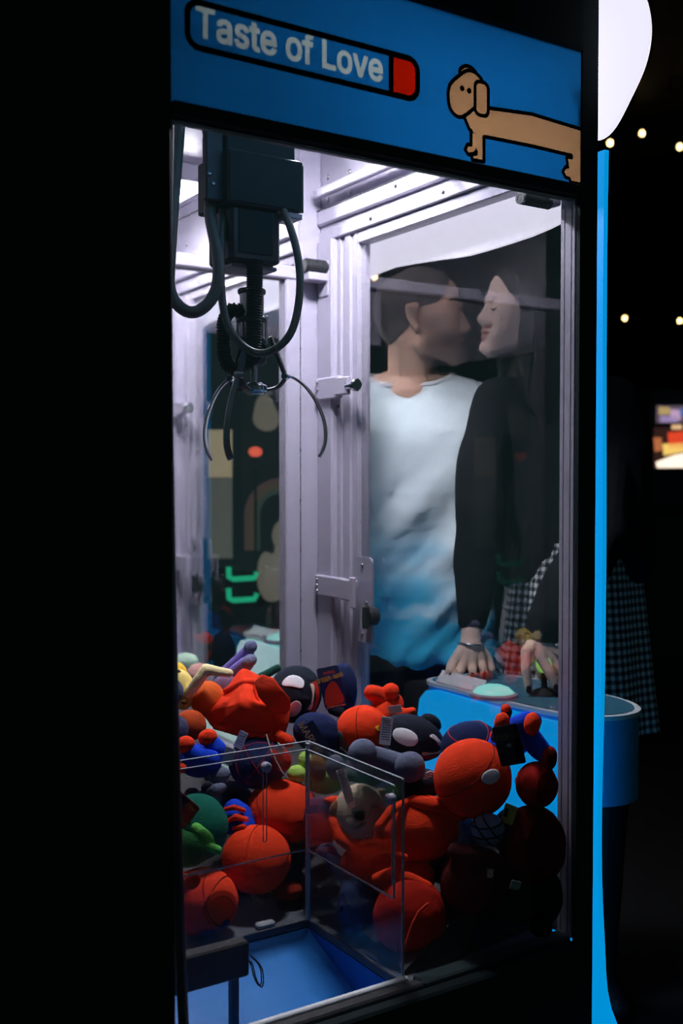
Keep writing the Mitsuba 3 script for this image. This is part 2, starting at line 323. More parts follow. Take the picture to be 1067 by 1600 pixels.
# --- right wall of a compartment: door frame, pane, rails, brackets
def side_wall(dy):
    y0, y1 = Y0 + dy, YB + dy
    A = lambda y: y + dy
    w = lambda *a: None
    # grooved back stile: extruded profile (y along the wall, x through it)
    prof = [(1.962, 1.30), (1.966, 1.302), (1.978, 1.302), (1.980, 1.306), (1.990, 1.306), (1.992, 1.300), (2.012, 1.300), (2.014, 1.307), (2.030, 1.307), (2.032, 1.301),
            (2.046, 1.301), (2.048, 1.292), (2.052, 1.288), (2.108, 1.288), (2.112, 1.292), (2.112, 1.335), (1.962, 1.335)]
    k = num(cm + '__door'); 
    st = extr(Polygon([(A(a), b) for a, b in prof]), 1.328, np.array([[0, 1, 0, 0], [1, 0, 0, 0], [0, 0, 1, .44], [0, 0, 0, 1.]])); st.fix_normals()
    bodyparts = [st, bx(1.300, 1.335, A(1.3005), A(1.337), .44, 1.742, .002), bx(1.300, 1.335, A(1.337), A(1.962), .44, .50, .002), bx(1.302, 1.335, A(1.337), A(1.962), 1.742, 1.768, .002)]
    put_at(k, bodyparts, 'white_metal')
    put(k, 'pane', bx(1.312, 1.3125, A(1.335), A(1.964), .49, 1.75), 'door_pane', smooth=False)
    # groove strips on the front stile
    for yy in (1.310, 1.326): put(k, 'groove', bx(1.2992, 1.301, A(yy), A(yy + .003), .45, 1.70), 'grooved_metal')
    # stepped rails over the door
    rails = [bx(1.294, 1.335, A(1.3005), A(2.112), 1.768, 1.792, .002), bx(1.299, 1.335, A(1.3005), A(2.112), 1.792, 1.806, .001), bx(1.288, 1.335, A(1.3005), A(2.112), 1.806, 1.842, .003)]
    put(cm, 'door_header_rail', rails, 'white_metal')
    put(cm, 'upper_wall_panel', bx(1.302, 1.320, A(1.3005), A(2.145), 1.842, ZC, .001), 'white_metal')
    put(cm, 'rail_slot', bx(1.287, 1.2885, A(1.3005), A(2.11), 1.838, 1.841), 'grey_metal')
    screws(cm, [(1.302, A(1.995), 1.905), (1.302, A(1.995), 1.860), (1.302, A(2.085), 1.915), (1.302, A(2.085), 1.865)], (-1, 0, 0), .006)
    screws(cm, [(1.294, A(1.90), 1.781), (1.294, A(1.65), 1.781), (1.288, A(1.80), 1.826)], (-1, 0, 0), .004, 'grey_metal')
    screws(k, [(1.302, A(2.040), 1.79 - i * .40) for i in range(1, 4)], (-1, 0, 0), .0035, 'rubber', 'screw_hole')
    # lower bracket and lock plate
    br = num(k + '__lock_bracket')
    put_at(br, [bx(1.276, 1.2885, A(1.985), A(2.103), .958, 1.005, .003), bx(1.268, 1.280, A(1.925), A(1.99), .958, 1.005, .003), bx(1.262, 1.27, A(1.918), A(1.937), .945, 1.012, .002)], 'white_metal')
    screws(br, [(1.276, A(2.092), z) for z in (.968, .981, .994)], (-1, 0, 0), .0045)
    lp = extr(rrect(A(1.895), .868, A(1.968), 1.055, .014), .005, np.array([[0, 0, 1, 1.294], [1, 0, 0, 0], [0, 1, 0, 0], [0, 0, 0, 1.]]))
    pl = num(k + '__lock_plate'); put_at(pl, lp, 'grooved_metal')
    screws(pl, [(1.294, A(1.932), 1.036), (1.294, A(1.932), .886), (1.294, A(1.915), .955)], (-1, 0, 0), .0055)
    put(k, 'lock_knob', [cyl((1.300, A(1.888), .93), (1.276, A(1.888), .93), .020), bx(1.262, 1.277, A(1.876), A(1.888), .905, .955, .003)], 'rubber', label='black lock knob')
    # upper latch with a bolt
    la = num(k + '__latch')
    put_at(la, [bx(1.278, 1.2885, A(2.00), A(2.103), 1.405, 1.455, .003), bx(1.27, 1.28, A(1.955), A(2.01), 1.410, 1.450, .003)], 'white_metal')
    screws(la, [(1.278, A(2.093), z) for z in (1.412, 1.429, 1.446)], (-1, 0, 0), .0045)
    put(k, 'bolt', [cyl((1.274, A(1.962), 1.428), (1.274, A(1.930), 1.428), .008), cyl((1.274, A(1.934), 1.428), (1.274, A(1.922), 1.428), .014)], 'chrome', label='chrome bolt end')
side_wall(0.0); side_wall(PITCH)

# --- back partition between the two compartments
def partition(y):
    k = num(cm + '__partition')
    put_at(k, [bx(1.199, 1.238, y, y + .035, .44, 1.70, .003), bx(1.240, 1.301, y + .013, y + .035, .44, ZC, .003), bx(.55, 1.2, y, y + .035, .44, .50, .003),
               bx(.55, 1.288, y - .004, y + .035, 1.676, 1.706, .003)], 'white_metal')
    put(k, 'pane', bx(.55, 1.2, y + .018, y + .0185, .49, 1.68), 'pane', smooth=False)
    put(k, 'seam', bx(1.2385, 1.2398, y + .003, y + .01, .44, 1.676), 'grey_metal')
    for i in range(9): put(k, 'seam_clip', bx(1.2350, 1.2384, y - .001, y + .003, .60 + i * .115, .604 + i * .115), 'grey_metal')
partition(YB)
pb = put(cm, 'far_partition', [bx(.55, 1.288, 2.98, 3.01, .44, .52, .003), bx(1.20, 1.288, 2.98, 3.01, .44, 2.0, .003), bx(.55, 1.288, 2.98, 3.01, 1.676, 2.02, .003)], 'white_metal')
bum = put(cm, 'bumper', cyl(on(1, 2.075, 474, 415), on(1, 2.075, 474, 415) + np.array([.062, 0, 0]), .0165), 'rubber', label='black ribbed rubber bumper')
for i in range(7):
    p = on(1, 2.075, 474, 415) + np.array([.006 + i * .008, 0, 0]); put(bum, 'rib', lathe([[.0160, -.0015], [.0176, 0], [.0160, .0015]], p, (1, 0, 0)), 'rubber')
put(cm, 'bumper_bracket', [bx(1.235, 1.298, 2.06, 2.098, 1.672, 1.690, .002), bx(1.285, 1.300, 2.06, 2.098, 1.64, 1.72, .002)], 'white_metal')
# --- left wall, ceiling, deck with the prize hole
for dy in (0, PITCH):
    put(cm, 'left_wall_panel', bx(.520, .545, 1.335 + dy, 2.11 + dy, 1.58, ZC, .002), 'grey_metal')
    put(cm, 'left_wall_frame', [bx(.520, .548, 1.335 + dy, 1.38 + dy, ZD, 1.58, .002), bx(.520, .548, 2.03 + dy, 2.11 + dy, ZD, 1.58, .002), bx(.520, .548, 1.38 + dy, 2.03 + dy, ZD, .50, .002)], 'grey_metal')
    put(cm, 'left_pane', bx(.532, .5325, 1.375 + dy, 2.035 + dy, .49, 1.59), 'pane', smooth=False)
    put(cm, 'ceiling_panel', bx(.52, 1.335, 1.318 + dy, 2.145 + dy, ZC, ZC + .015), 'white_metal')
hole = sbox(.585, 1.20, .9665, 1.617)
deck = sbox(.545, 1.300, 1.30, 2.10).difference(hole)
put(cm, 'deck', extr(deck, .012, np.array([[1, 0, 0, 0], [0, 1, 0, 0], [0, 0, 1, ZD - .012], [0, 0, 0, 1.]])), 'deck_grey')
put(cm, 'deck', bx(.545, 1.30, 2.136, 2.98, ZD - .012, ZD), 'deck_grey')
BLUE = S(0, 122, 205)
well = [bx(.573, .585, 1.331, 1.617, .05, ZD - .014), bx(.9665, .978, 1.331, 1.617, .05, ZD - .014), bx(.573, .978, 1.617, 1.627, .05, ZD - .014), bx(.573, .978, 1.318, 1.330, .05, .424)]
put(cm, 'chute_well', well, 'print', color=BLUE, smooth=False, label='blue walls of the prize well')
ramp = trimesh.convex.convex_hull(np.array([(x, y, z) for x in (.586, .966) for y, z in ((1.616, .423), (1.331, .325), (1.616, .40), (1.331, .30))]))
put(cm, 'chute_ramp', ramp, 'print', color=BLUE, smooth=False, label='blue sloping floor of the prize well')
# sloping dark bed under the toys
bed = [((.985, 1.35, .445), (1.10, 1.35, .452), (1.288, 1.372, .60), (1.288, 2.08, .64), (.985, 2.08, .58)), ((.56, 1.80, .445), (.985, 1.80, .445), (.985, 2.08, .60), (.56, 2.08, .60))]
put(cm, 'prize_bed', [trimesh.convex.convex_hull(np.array([p for p in q] + [(p[0], p[1], ZD + .0005) for p in q])) for q in bed], 'rubber', smooth=False)
# LED lamps under the ceiling: housing and diffuser
for dy in (0, PITCH):
    k = num(cm + '__lamp')
    put_at(k, bx(.96, 1.19, 1.62 + dy, 1.78 + dy, 1.975, ZC, .004), 'white_metal')
    put(k, 'diffuser', bx(.975, 1.175, 1.64 + dy, 1.76 + dy, 1.955, 1.9745, .004), 'white_metal', e=LAMP, ew=12. if dy == 0 else 5., label='glowing LED diffuser')
# comp. 2 upper wall details: round hole, seam
put(cm, 'wall_hole', lathe([[.011, 0], [.016, 0], [.016, .0012], [.011, .0012]], on(0, 1.3005, 310, 254), (-1, 0, 0), 24), 'grey_metal')
put(cm, 'wall_seam', bx(1.2995, 1.3025, 2.2, 2.98, 1.985, 1.9875), 'grey_metal')

# --- chute guard of clear acrylic with sliding upper sheets
cg = thing('chute_guard', 'clear acrylic guard around the prize hole, with slotted upper sheets and bright edges', 'acrylic guard')
ZT, ZM = .757, .568
def sheet(k, x0, x1, y0, y1, z0, z1, edges):
    put(cg, 'sheet', bx(x0, x1, y0, y1, z0, z1), 'acrylic', smooth=False)
    e = .0016; out = []
    for s in edges:
        if s == 't': out.append(bx(x0, x1, y0, y1, z1, z1 + e))
        if s == 'b': out.append(bx(x0, x1, y0, y1, z0 - e, z0))
        if s == 'f': out.append(bx(x0, x1, y0 - e, y0, z0, z1))
        if s == 'k': out.append(bx(x0, x1, y1, y1 + e, z0, z1))
        if s == 'r': out.append(bx(x1, x1 + e, y0, y1, z0, z1))
    for o in out: put(cg, 'sheet_edge', o, 'acrylic_edge', smooth=False)
sheet(0, .59, .9660, 1.6165, 1.6205, ZD + .003, ZT, 't'); sheet(0, .9665, .9705, 1.3325, 1.620, ZD + .003, ZT, 'tf')
sheet(0, .59, .9600, 1.6085, 1.6125, ZM, ZT - .012, 'tb'); sheet(0, .9585, .9625, 1.345, 1.606, ZM, ZT - .012, 'tbf')
put(cg, 'corner_joint', bx(.9600, .9660, 1.6068, 1.6160, ZD + .003, ZT, .001), 'acrylic_edge')
# slots and their screws
def slot(p0, p1, u):
    L = np.linalg.norm(p1 - p0); r = .0042
    ring = LineString([(0, 0), (0, -L)]).buffer(r).difference(LineString([(0, 0), (0, -L)]).buffer(r - .0013))
    n = np.cross(u, Z); m = extr(ring, .0012, frame(p0 + n * .0006, u, Z, np.cross(u, Z))); m.fix_normals(); put(cg, 'slot_rim', m, 'acrylic_edge')
    put(cg, 'screw', [cyl(p0, p0 + n * .012, .0085), cyl(p0 + n * .012, p0 + n * .0135, .006)], 'white_metal', label='white thumb screw')
slot(on(1, 1.6085, 413, 1197), on(1, 1.6085, 413, 1312), np.array([1., 0, 0]))
slot(on(0, .9585, 615, 1247), on(0, .9585, 615, 1375), np.array([0., -1, 0]))
# clear feet on the deck
put(cg, 'foot', bx(.87, .905, 1.623, 1.640, ZD + .0005, ZD + .010, .003), 'acrylic_edge')
put(cg, 'foot', [bx(.973, .992, 1.415, 1.447, ZD + .0005, ZD + .008, .003), cyl((.981, 1.42, ZD + .004), (.981, 1.412, ZD + .006), .006)], 'steel')
# prize sensor in the well
ps = thing('prize_sensor', 'black sensor box on a dark post inside the blue prize well', 'sensor')
q0, q1 = on(1, 1.43, 283, 1490), on(1, 1.43, 390, 1470)
put(ps, 'box', bx(.60, q1[0], 1.43, 1.455, on(1, 1.43, 390, 1525)[2], q1[2], .003), 'rubber')
put(ps, 'post', bx(on(1, 1.45, 364, 1560)[0], on(1, 1.45, 376, 1560)[0], 1.456, 1.466, .30, q1[2] - .03), 'grey_metal')
w = [PT(390, 1492, 1.62), PT(401, 1503, 1.62), PT(408, 1522, 1.62), PT(405, 1540, 1.62), PT(399, 1532, 1.62), PT(393, 1512, 1.62), PT(389, 1500, 1.62)]
put(ps, 'wire', [tube(spline(w, 40), .0010, 6), tube(spline([p + RT * .003 - Z * .002 for p in w], 40), .0010, 6)], 'rubber', label='looped black wires')

# --- spot camera at the top right
sc_ = thing('spot_camera', 'small black cylindrical camera on a white bracket at the top right of the glass', 'camera')
a, b_ = on(1, 1.345, 812, 309), on(1, 1.345, 858, 318)
put(sc_, 'barrel', cyl(a, b_, .0105, 28), 'rubber')
put(sc_, 'lens_ring', lathe([[.0065, -.0005], [.0106, -.0005], [.0106, .004], [.0065, .004]], a, b_ - a), 'steel', label='silver lens ring')
put(sc_, 'lens', lathe([[0, .0], [.004, .0007], [.0065, .002], [0, .002]], a, b_ - a), 'chrome')
put(sc_, 'bracket', [bx(1.272, 1.302, 1.335, 1.365, 1.688, 1.712, .003), bx(b_[0] - .006, 1.285, 1.338, 1.352, b_[2] - .006, b_[2] + .006, .002)], 'white_metal')

# ------------------------------------------------------------------ backlit fascia on the outside of the right side (white over blue), for each compartment
wave = [(556.6, 443.6), (580.8, 429.5), (613, 417.4), (641, 412.2), (681.5, 406), (705.7, 403), (730, 399), (762, 390), (794, 380), (826.6, 369), (855, 357), (873, 348)]
XF = 1.380
wv = [(on(0, XF, *p)[1], on(0, XF, *p)[2]) for p in wave]
def fascia(dy, lab, g, low=None):
    low = WAVE_BLUE if low is None else low
    k = thing('side_fascia', lab, 'light panel', g)
    wl = [(y + dy, z) for y, z in wv]
    edge = spline([(1.345, 1.815), (1.306, 1.818), (1.265, 1.86), (1.233, 1.905), (1.2195, 1.955), (1.229, 2.013), (1.27, 2.08), (1.33, 2.11)], 40) + [dy, 0]
    white = Polygon([tuple(p) for p in edge] + [(2.105 + dy, 2.11), (2.105 + dy, wl[0][1] - .03)] + wl + [(1.345 + dy, wl[-1][1])]).buffer(0)
    lowe = spline([(1.312, 1.79), (1.3125, 1.3), (1.3135, .8), (1.314, .49), (1.306, .38), (1.292, .30), (1.25, .24), (1.22, .15), (1.24, .05)], 60) + [dy, 0]
    blue = Polygon([tuple(p) for p in lowe] + [(2.105 + dy, .05), (2.105 + dy, .50), (1.93 + dy, .50), (1.88 + dy, .54), (1.855 + dy, .62), (1.845 + dy, .71), (1.838 + dy, .75), (1.815 + dy, .772), (1.78 + dy, .778), (1.60 + dy, .776), (1.45 + dy, .778), (1.352 + dy, .782), (1.352 + dy, 1.79)]).buffer(0)
    XF = 1.380
    X = np.array([[0, 0, 1, XF], [1, 0, 0, 0], [0, 1, 0, 0], [0, 0, 0, 1.]])
    put(k, 'white_sheet', extr(white, .010, X), 'white_metal', smooth=False, e=WAVE_WHITE, ew=6. if dy == 0 else 2.5, label='glowing white wavy upper sheet')
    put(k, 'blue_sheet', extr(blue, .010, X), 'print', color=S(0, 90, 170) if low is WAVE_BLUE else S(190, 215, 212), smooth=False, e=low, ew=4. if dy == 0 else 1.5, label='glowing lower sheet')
    for yy, zz in ((1.40, 1.95), (1.40, .2), (2.05, 1.95)): put(k, 'standoff', cyl((1.336, yy + dy, zz), (XF, yy + dy, zz), .01), 'black_paint')
fascia(0, 'glowing wavy side panel, white above and blue below, at the right front corner', None)
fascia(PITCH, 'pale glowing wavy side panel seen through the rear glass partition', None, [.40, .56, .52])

# ------------------------------------------------------------------ control counters outside the right wall
def counter(dy, lab, cols):
    k = thing('control_counter', lab, 'control counter')
    o = spline([(1.392, 1.78), (1.393, 1.82), (1.41, 1.85), (1.45, 1.86), (1.55, 1.84), (1.605, 1.76), (1.61, 1.60), (1.60, 1.44), (1.55, 1.375), (1.48, 1.365), (1.435, 1.39), (1.405, 1.46), (1.392, 1.60)], 100, closed=True)[:-1]
    pl = Polygon(o + [0, dy]).intersection(sbox(1.3915, 0 if dy == 0 else 2.45, 3, 9))
    base = pl.buffer(-.004)
    put(k, 'body', extr(base, .16, np.array([[1, 0, 0, 0], [0, 1, 0, 0], [0, 0, 1, .62], [0, 0, 0, 1.]])), 'satin', color=cols[0], smooth=40)
    put(k, 'top_rim', extr(pl, .008, np.array([[1, 0, 0, 0], [0, 1, 0, 0], [0, 0, 1, .7805], [0, 0, 0, 1.]])), 'print', color=S(215, 218, 222), smooth=40, label='pale grey top rim')
    put(k, 'top_sheet', extr(pl.buffer(-.012), .0015, np.array([[1, 0, 0, 0], [0, 1, 0, 0], [0, 0, 1, .7887], [0, 0, 0, 1.]])), 'satin', color=cols[1], smooth=40)
    p = (lambda px, py: on(0, 1.398, px, py) + [0, dy, 0])
    a0, a1 = p(680, 1066), p(748, 1088)
    pq = bx(-.002, .002, a1[1], a0[1], 0, .030, .001); pq.apply_transform(trimesh.transformations.translation_matrix([1.400, 0, .7900]) @ trimesh.transformations.rotation_matrix(math.radians(38), [0, 1, 0]))
    put(k, 'plaque', pq, 'print', color=S(238, 239, 242), label='small white plaque leaning on the rim')
    c = on(2, .79, 771, 1088) + [0, dy, 0]
    r = .042
    put(k, 'button_ring', lathe([[r + .006, 0], [r + .006, .006], [r, .009], [r - .002, .0]], c, Z), 'white_metal')
    put(k, 'button', lathe([[0, .024], [r * .4, .023], [r * .75, .018], [r * .95, .010], [r, .003], [0, .003]][::-1], c, Z), 'white_metal', e=[.10, .62, .52], ew=.4, label='glowing mint push button')
    j = on(2, .79, 850, 1085) + [0, dy, 0]
    put(k, 'joystick', [lathe([[0, 0], [.03, 0], [.028, .004], [.012, .012], [.006, .014], [.006, .05], [0, .05]], j, Z)], 'rubber', label='black joystick shaft')
    put(k, 'joystick_knob', ell(j + [0, 0, .062], [.017, .017, .019]), 'white_metal', e=[.18, .42, .05], ew=.3, smooth=True, label='glowing green joystick knob')
counter(0, 'blue rounded control counter with white plaque and glowing button, before the couple', (S(40, 165, 220), S(60, 110, 130)))
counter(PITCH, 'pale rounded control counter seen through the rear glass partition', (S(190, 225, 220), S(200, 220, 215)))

# ------------------------------------------------------------------ the claw crane
cr = thing('claw_crane', 'grey claw crane with a boxy carriage, hanging hoses and an open three-fingered chrome claw', 'claw')
yc = 1.55
c0, c1 = on(1, yc, 356, 232), on(1, yc, 470, 332)
zt, zb = on(1, yc, 356, 230)[2], on(1, yc, 356, 315)[2]
put(cr, 'carriage', bx(c0[0], c1[0], yc, yc + .115, zb, zt, .0025), 'grey_metal')
put(cr, 'cover_plate', bx(c0[0] + .002, c1[0] + .002, yc - .0025, yc, zb + .003, zt - .003, .001), 'black_paint')
for i in range(14): put(cr, 'cooling_fin', bx(c1[0], c1[0] + .012, yc + .012 + i * .007, yc + .0145 + i * .007, zb + .004, zt - .004), 'grey_metal')
put(cr, 'carriage_foot', bx(c1[0] - .022, c1[0] + .006, yc + .004, yc + .05, zb - .010, zb + .001, .002), 'white_metal')
put(cr, 'trolley', [bx(c0[0] + .004, c1[0] - .004, yc + .012, yc + .105, zt, zt + .045, .002), bx(c0[0] - .004, c1[0] + .006, yc + .03, yc + .09, zt + .045, zt + .07, .002)], 'black_paint')
pl0, pl1 = on(1, yc + .02, 322, 260)[0], on(1, yc + .02, 346, 260)[0]
put(cr, 'side_plate', bx(pl0, pl1 + .004, yc + .02, yc + .034, zb + .005, zt + .075, .002), 'grey_metal')
screws(cr, [(pl0 + .006, yc + .02, zb + .045), (pl0 + .012, yc + .02, zb + .03)], (0, -1, 0), .004)
h0, h1 = on(1, yc + .012, 362, 330), on(1, yc + .012, 438, 330)
hz = on(1, yc + .012, 362, 404)[2]
put(cr, 'motor_housing', bx(h0[0], h1[0], yc + .012, yc + .10, hz, zb, .004), 'grey_metal')
put(cr, 'housing_panel', bx(h0[0] + .012, h1[0] - .016, yc + .010, yc + .0122, hz + .012, zb - .004, .0008), 'black_paint')
put(cr, 'housing_flange', bx(h0[0] + .01, h1[0] + .004, yc + .03, yc + .09, hz - .008, hz, .002), 'white_metal')
tc = 1.80
G = lambda px, py, t=tc: PT(px, py, t)
# gantry beams carrying the trolley from the left wall to the right wall
gz = zt + .075
for yy in (yc + .03, yc + .085): put(cr, 'gantry_beam', bx(.548, 1.285, yy - .007, yy + .007, gz, gz + .022, .002), 'grey_metal')
for xx in (.556, 1.276): put(cr, 'beam_end', bx(xx - .01, xx + .01, yc + .005, yc + .115, gz - .008, gz + .03, .003), 'black_paint')
for xx in (.562, 1.272): put(cr, 'side_rail', bx(xx - .008, xx + .008, 1.34, 2.09, gz + .03, gz + .05, .002), 'grey_metal' if xx < 1 else 'white_metal')
# solenoid and claw
axt = tc
def vcyl(px, y0, y1, rpx, m='grey_metal', t=axt): return cyl(G(px, y0, t), np.array([*G(px, y0, t)[:2], G(px, y1, t)[2]]), rpx * t / F)
put(cr, 'drop_rod', vcyl(396, 400, 460, 5), 'steel')
put(cr, 'solenoid', vcyl(393, 455, 535, 19), 'steel')
for y, r in ((452, 22), (496, 24), (528, 23)): put(cr, 'collar', vcyl(393, y, y + 8, r), 'grey_metal')
for dx in (-22, 22):
    put(cr, 'tie_bolt', vcyl(393 + dx, 494, 536, 2.6), 'chrome'); put(cr, 'bolt_head', vcyl(393 + dx, 494, 500, 4.2), 'chrome')
put(cr, 'lower_cap', [vcyl(396, 536, 570, 19), vcyl(396, 530, 540, 21)], 'grey_metal')
put(cr, 'plunger_rod', vcyl(396, 566, 604, 5), 'chrome', label='chrome plunger rod')
hub = put(cr, 'claw_hub', [vcyl(398, 598, 617, 13), vcyl(398, 601, 613, 19)], 'chrome')
# spring-wound vertical cable in front of the solenoid
zz = np.linspace(0, 1, 420); top, bot = G(398, 405, 1.765), G(396, 548, 1.765)
ctr = top[None] * (1 - zz[:, None]) + bot[None] * zz[:, None]
put(cr, 'spring_cable', [tube(ctr[::20], .0095, 14), tube(ctr + .0115 * (np.cos(zz * 2 * np.pi * 34)[:, None] * RT + np.sin(zz * 2 * np.pi * 34)[:, None] * FH), .0026, 5)], 'rubber', label='black spring-wound cable')
loop = spline([G(378, 492, 1.79), G(366, 484, 1.79), G(354, 492, 1.785), G(349, 525, 1.78), G(350, 555, 1.775), G(360, 574, 1.77), G(380, 572, 1.77), G(398, 556, 1.775), G(408, 540, 1.78)], 260)
put(cr, 'corrugated_tube', tube(loop, (9.5 + 1.5 * np.sign(np.sin(np.arange(260) * 2 * np.pi / 6.))) * 1.78 / F, 14), 'rubber', label='black corrugated tube', smooth=False)
put(cr, 'bracket_arm', [tube(spline([G(386, 472), G(370, 478), G(356, 476)], 12), .003, 8)], 'grey_metal')
# hoses
put(cr, 'hose', tube(spline([G(281, 170, 1.74), G(275, 260, 1.72), G(268, 350, 1.70), G(264, 420, 1.70), G(270, 466, 1.70), G(298, 488, 1.70), G(326, 473, 1.71), G(341, 432, 1.72), G(336, 378, 1.73), G(328, 335, 1.74), G(333, 302, 1.75), G(352, 292, 1.76)], 120), .0098, 16), 'hose', label='thick dark hose')
put(cr, 'hose', tube(spline([G(348, 322, 1.76), G(345, 400, 1.74), G(347, 470, 1.73), G(366, 526, 1.72), G(405, 552, 1.72), G(444, 534, 1.72), G(464, 488, 1.73), G(468, 425, 1.74), G(458, 370, 1.75), G(443, 330, 1.77)], 120), .0065, 16), 'hose', label='thinner grey hose')
# fingers
def flat_finger(pts, w0, w1, th, wdir):
    p = spline(pts, 40); t = np.gradient(p, axis=0); t /= np.linalg.norm(t, axis=1, keepdims=True)
    wd = wdir - t * (t @ wdir)[:, None]; wd /= np.linalg.norm(wd, axis=1, keepdims=True); n = np.cross(t, wd)
    s = np.linspace(0, 1, 40); wd = wd * ((w0 * (1 - s) + w1 * s) / 2)[:, None]; n = n * th / 2
    ring = np.stack([p + wd * .7 + n, p + wd, p + wd * .7 - n, p - wd * .7 - n, p - wd, p - wd * .7 + n], 1).reshape(-1, 3)
    i, j = np.meshgrid(np.arange(39), np.arange(6), indexing='ij'); a = i * 6 + j; b = i * 6 + (j + 1) % 6
    f = np.vstack([np.stack([a, b, b + 6], -1).reshape(-1, 3), np.stack([a, b + 6, a + 6], -1).reshape(-1, 3), [[0, 2, 1], [0, 3, 2], [0, 4, 3], [0, 5, 4]], np.array([[0, 1, 2], [0, 2, 3], [0, 3, 4], [0, 4, 5]]) + 39 * 6])
    m = trimesh.Trimesh(ring, f, process=False); trimesh.repair.fix_normals(m); return m
def finger(joint, tipl, arm_top, hubp, wdir):
    k = num(cr + '__claw_finger')
    put_at(k, flat_finger(tipl, .010, .012, .0042, wdir), 'steel')
    put(k, 'joint_pin', cyl(joint - wdir * .008, joint + wdir * .008, .0058), 'chrome')
    put(k, 'upper_link', flat_finger([arm_top, arm_top * .5 + joint * .5, joint], .014, .012, .006, wdir), 'grey_metal')
    mid = hubp * .45 + joint * .55 - Z * .010
    put(k, 'lower_link', flat_finger([hubp, hubp * .6 + mid * .4 - Z * .001, mid, joint], .012, .012, .005, wdir), 'grey_metal')
finger(G(446, 588, 1.83), [G(446, 586, 1.83), G(470, 598, 1.84), G(494, 628, 1.85), G(507, 662, 1.855), G(508, 688, 1.85), G(498, 714, 1.845)], G(422, 526, 1.81), G(408, 609, 1.81), (FH + RT * .3) / np.linalg.norm(FH + RT * .3))
finger(G(360, 592, 1.80), [G(362, 590, 1.80), G(344, 606, 1.795), G(327, 640, 1.79), G(320, 672, 1.785), G(322, 698, 1.785), G(331, 718, 1.79)], G(381, 530, 1.80), G(386, 607, 1.80), (FH + RT * .2) / np.linalg.norm(FH + RT * .2))
finger(G(373, 586, 1.745), [G(374, 584, 1.745), G(364, 612, 1.735), G(357, 645, 1.73), G(354, 675, 1.73), G(355, 700, 1.735), G(361, 717, 1.745)], G(388, 530, 1.78), G(393, 609, 1.785), (RT + FH * .3) / np.linalg.norm(RT + FH * .3))

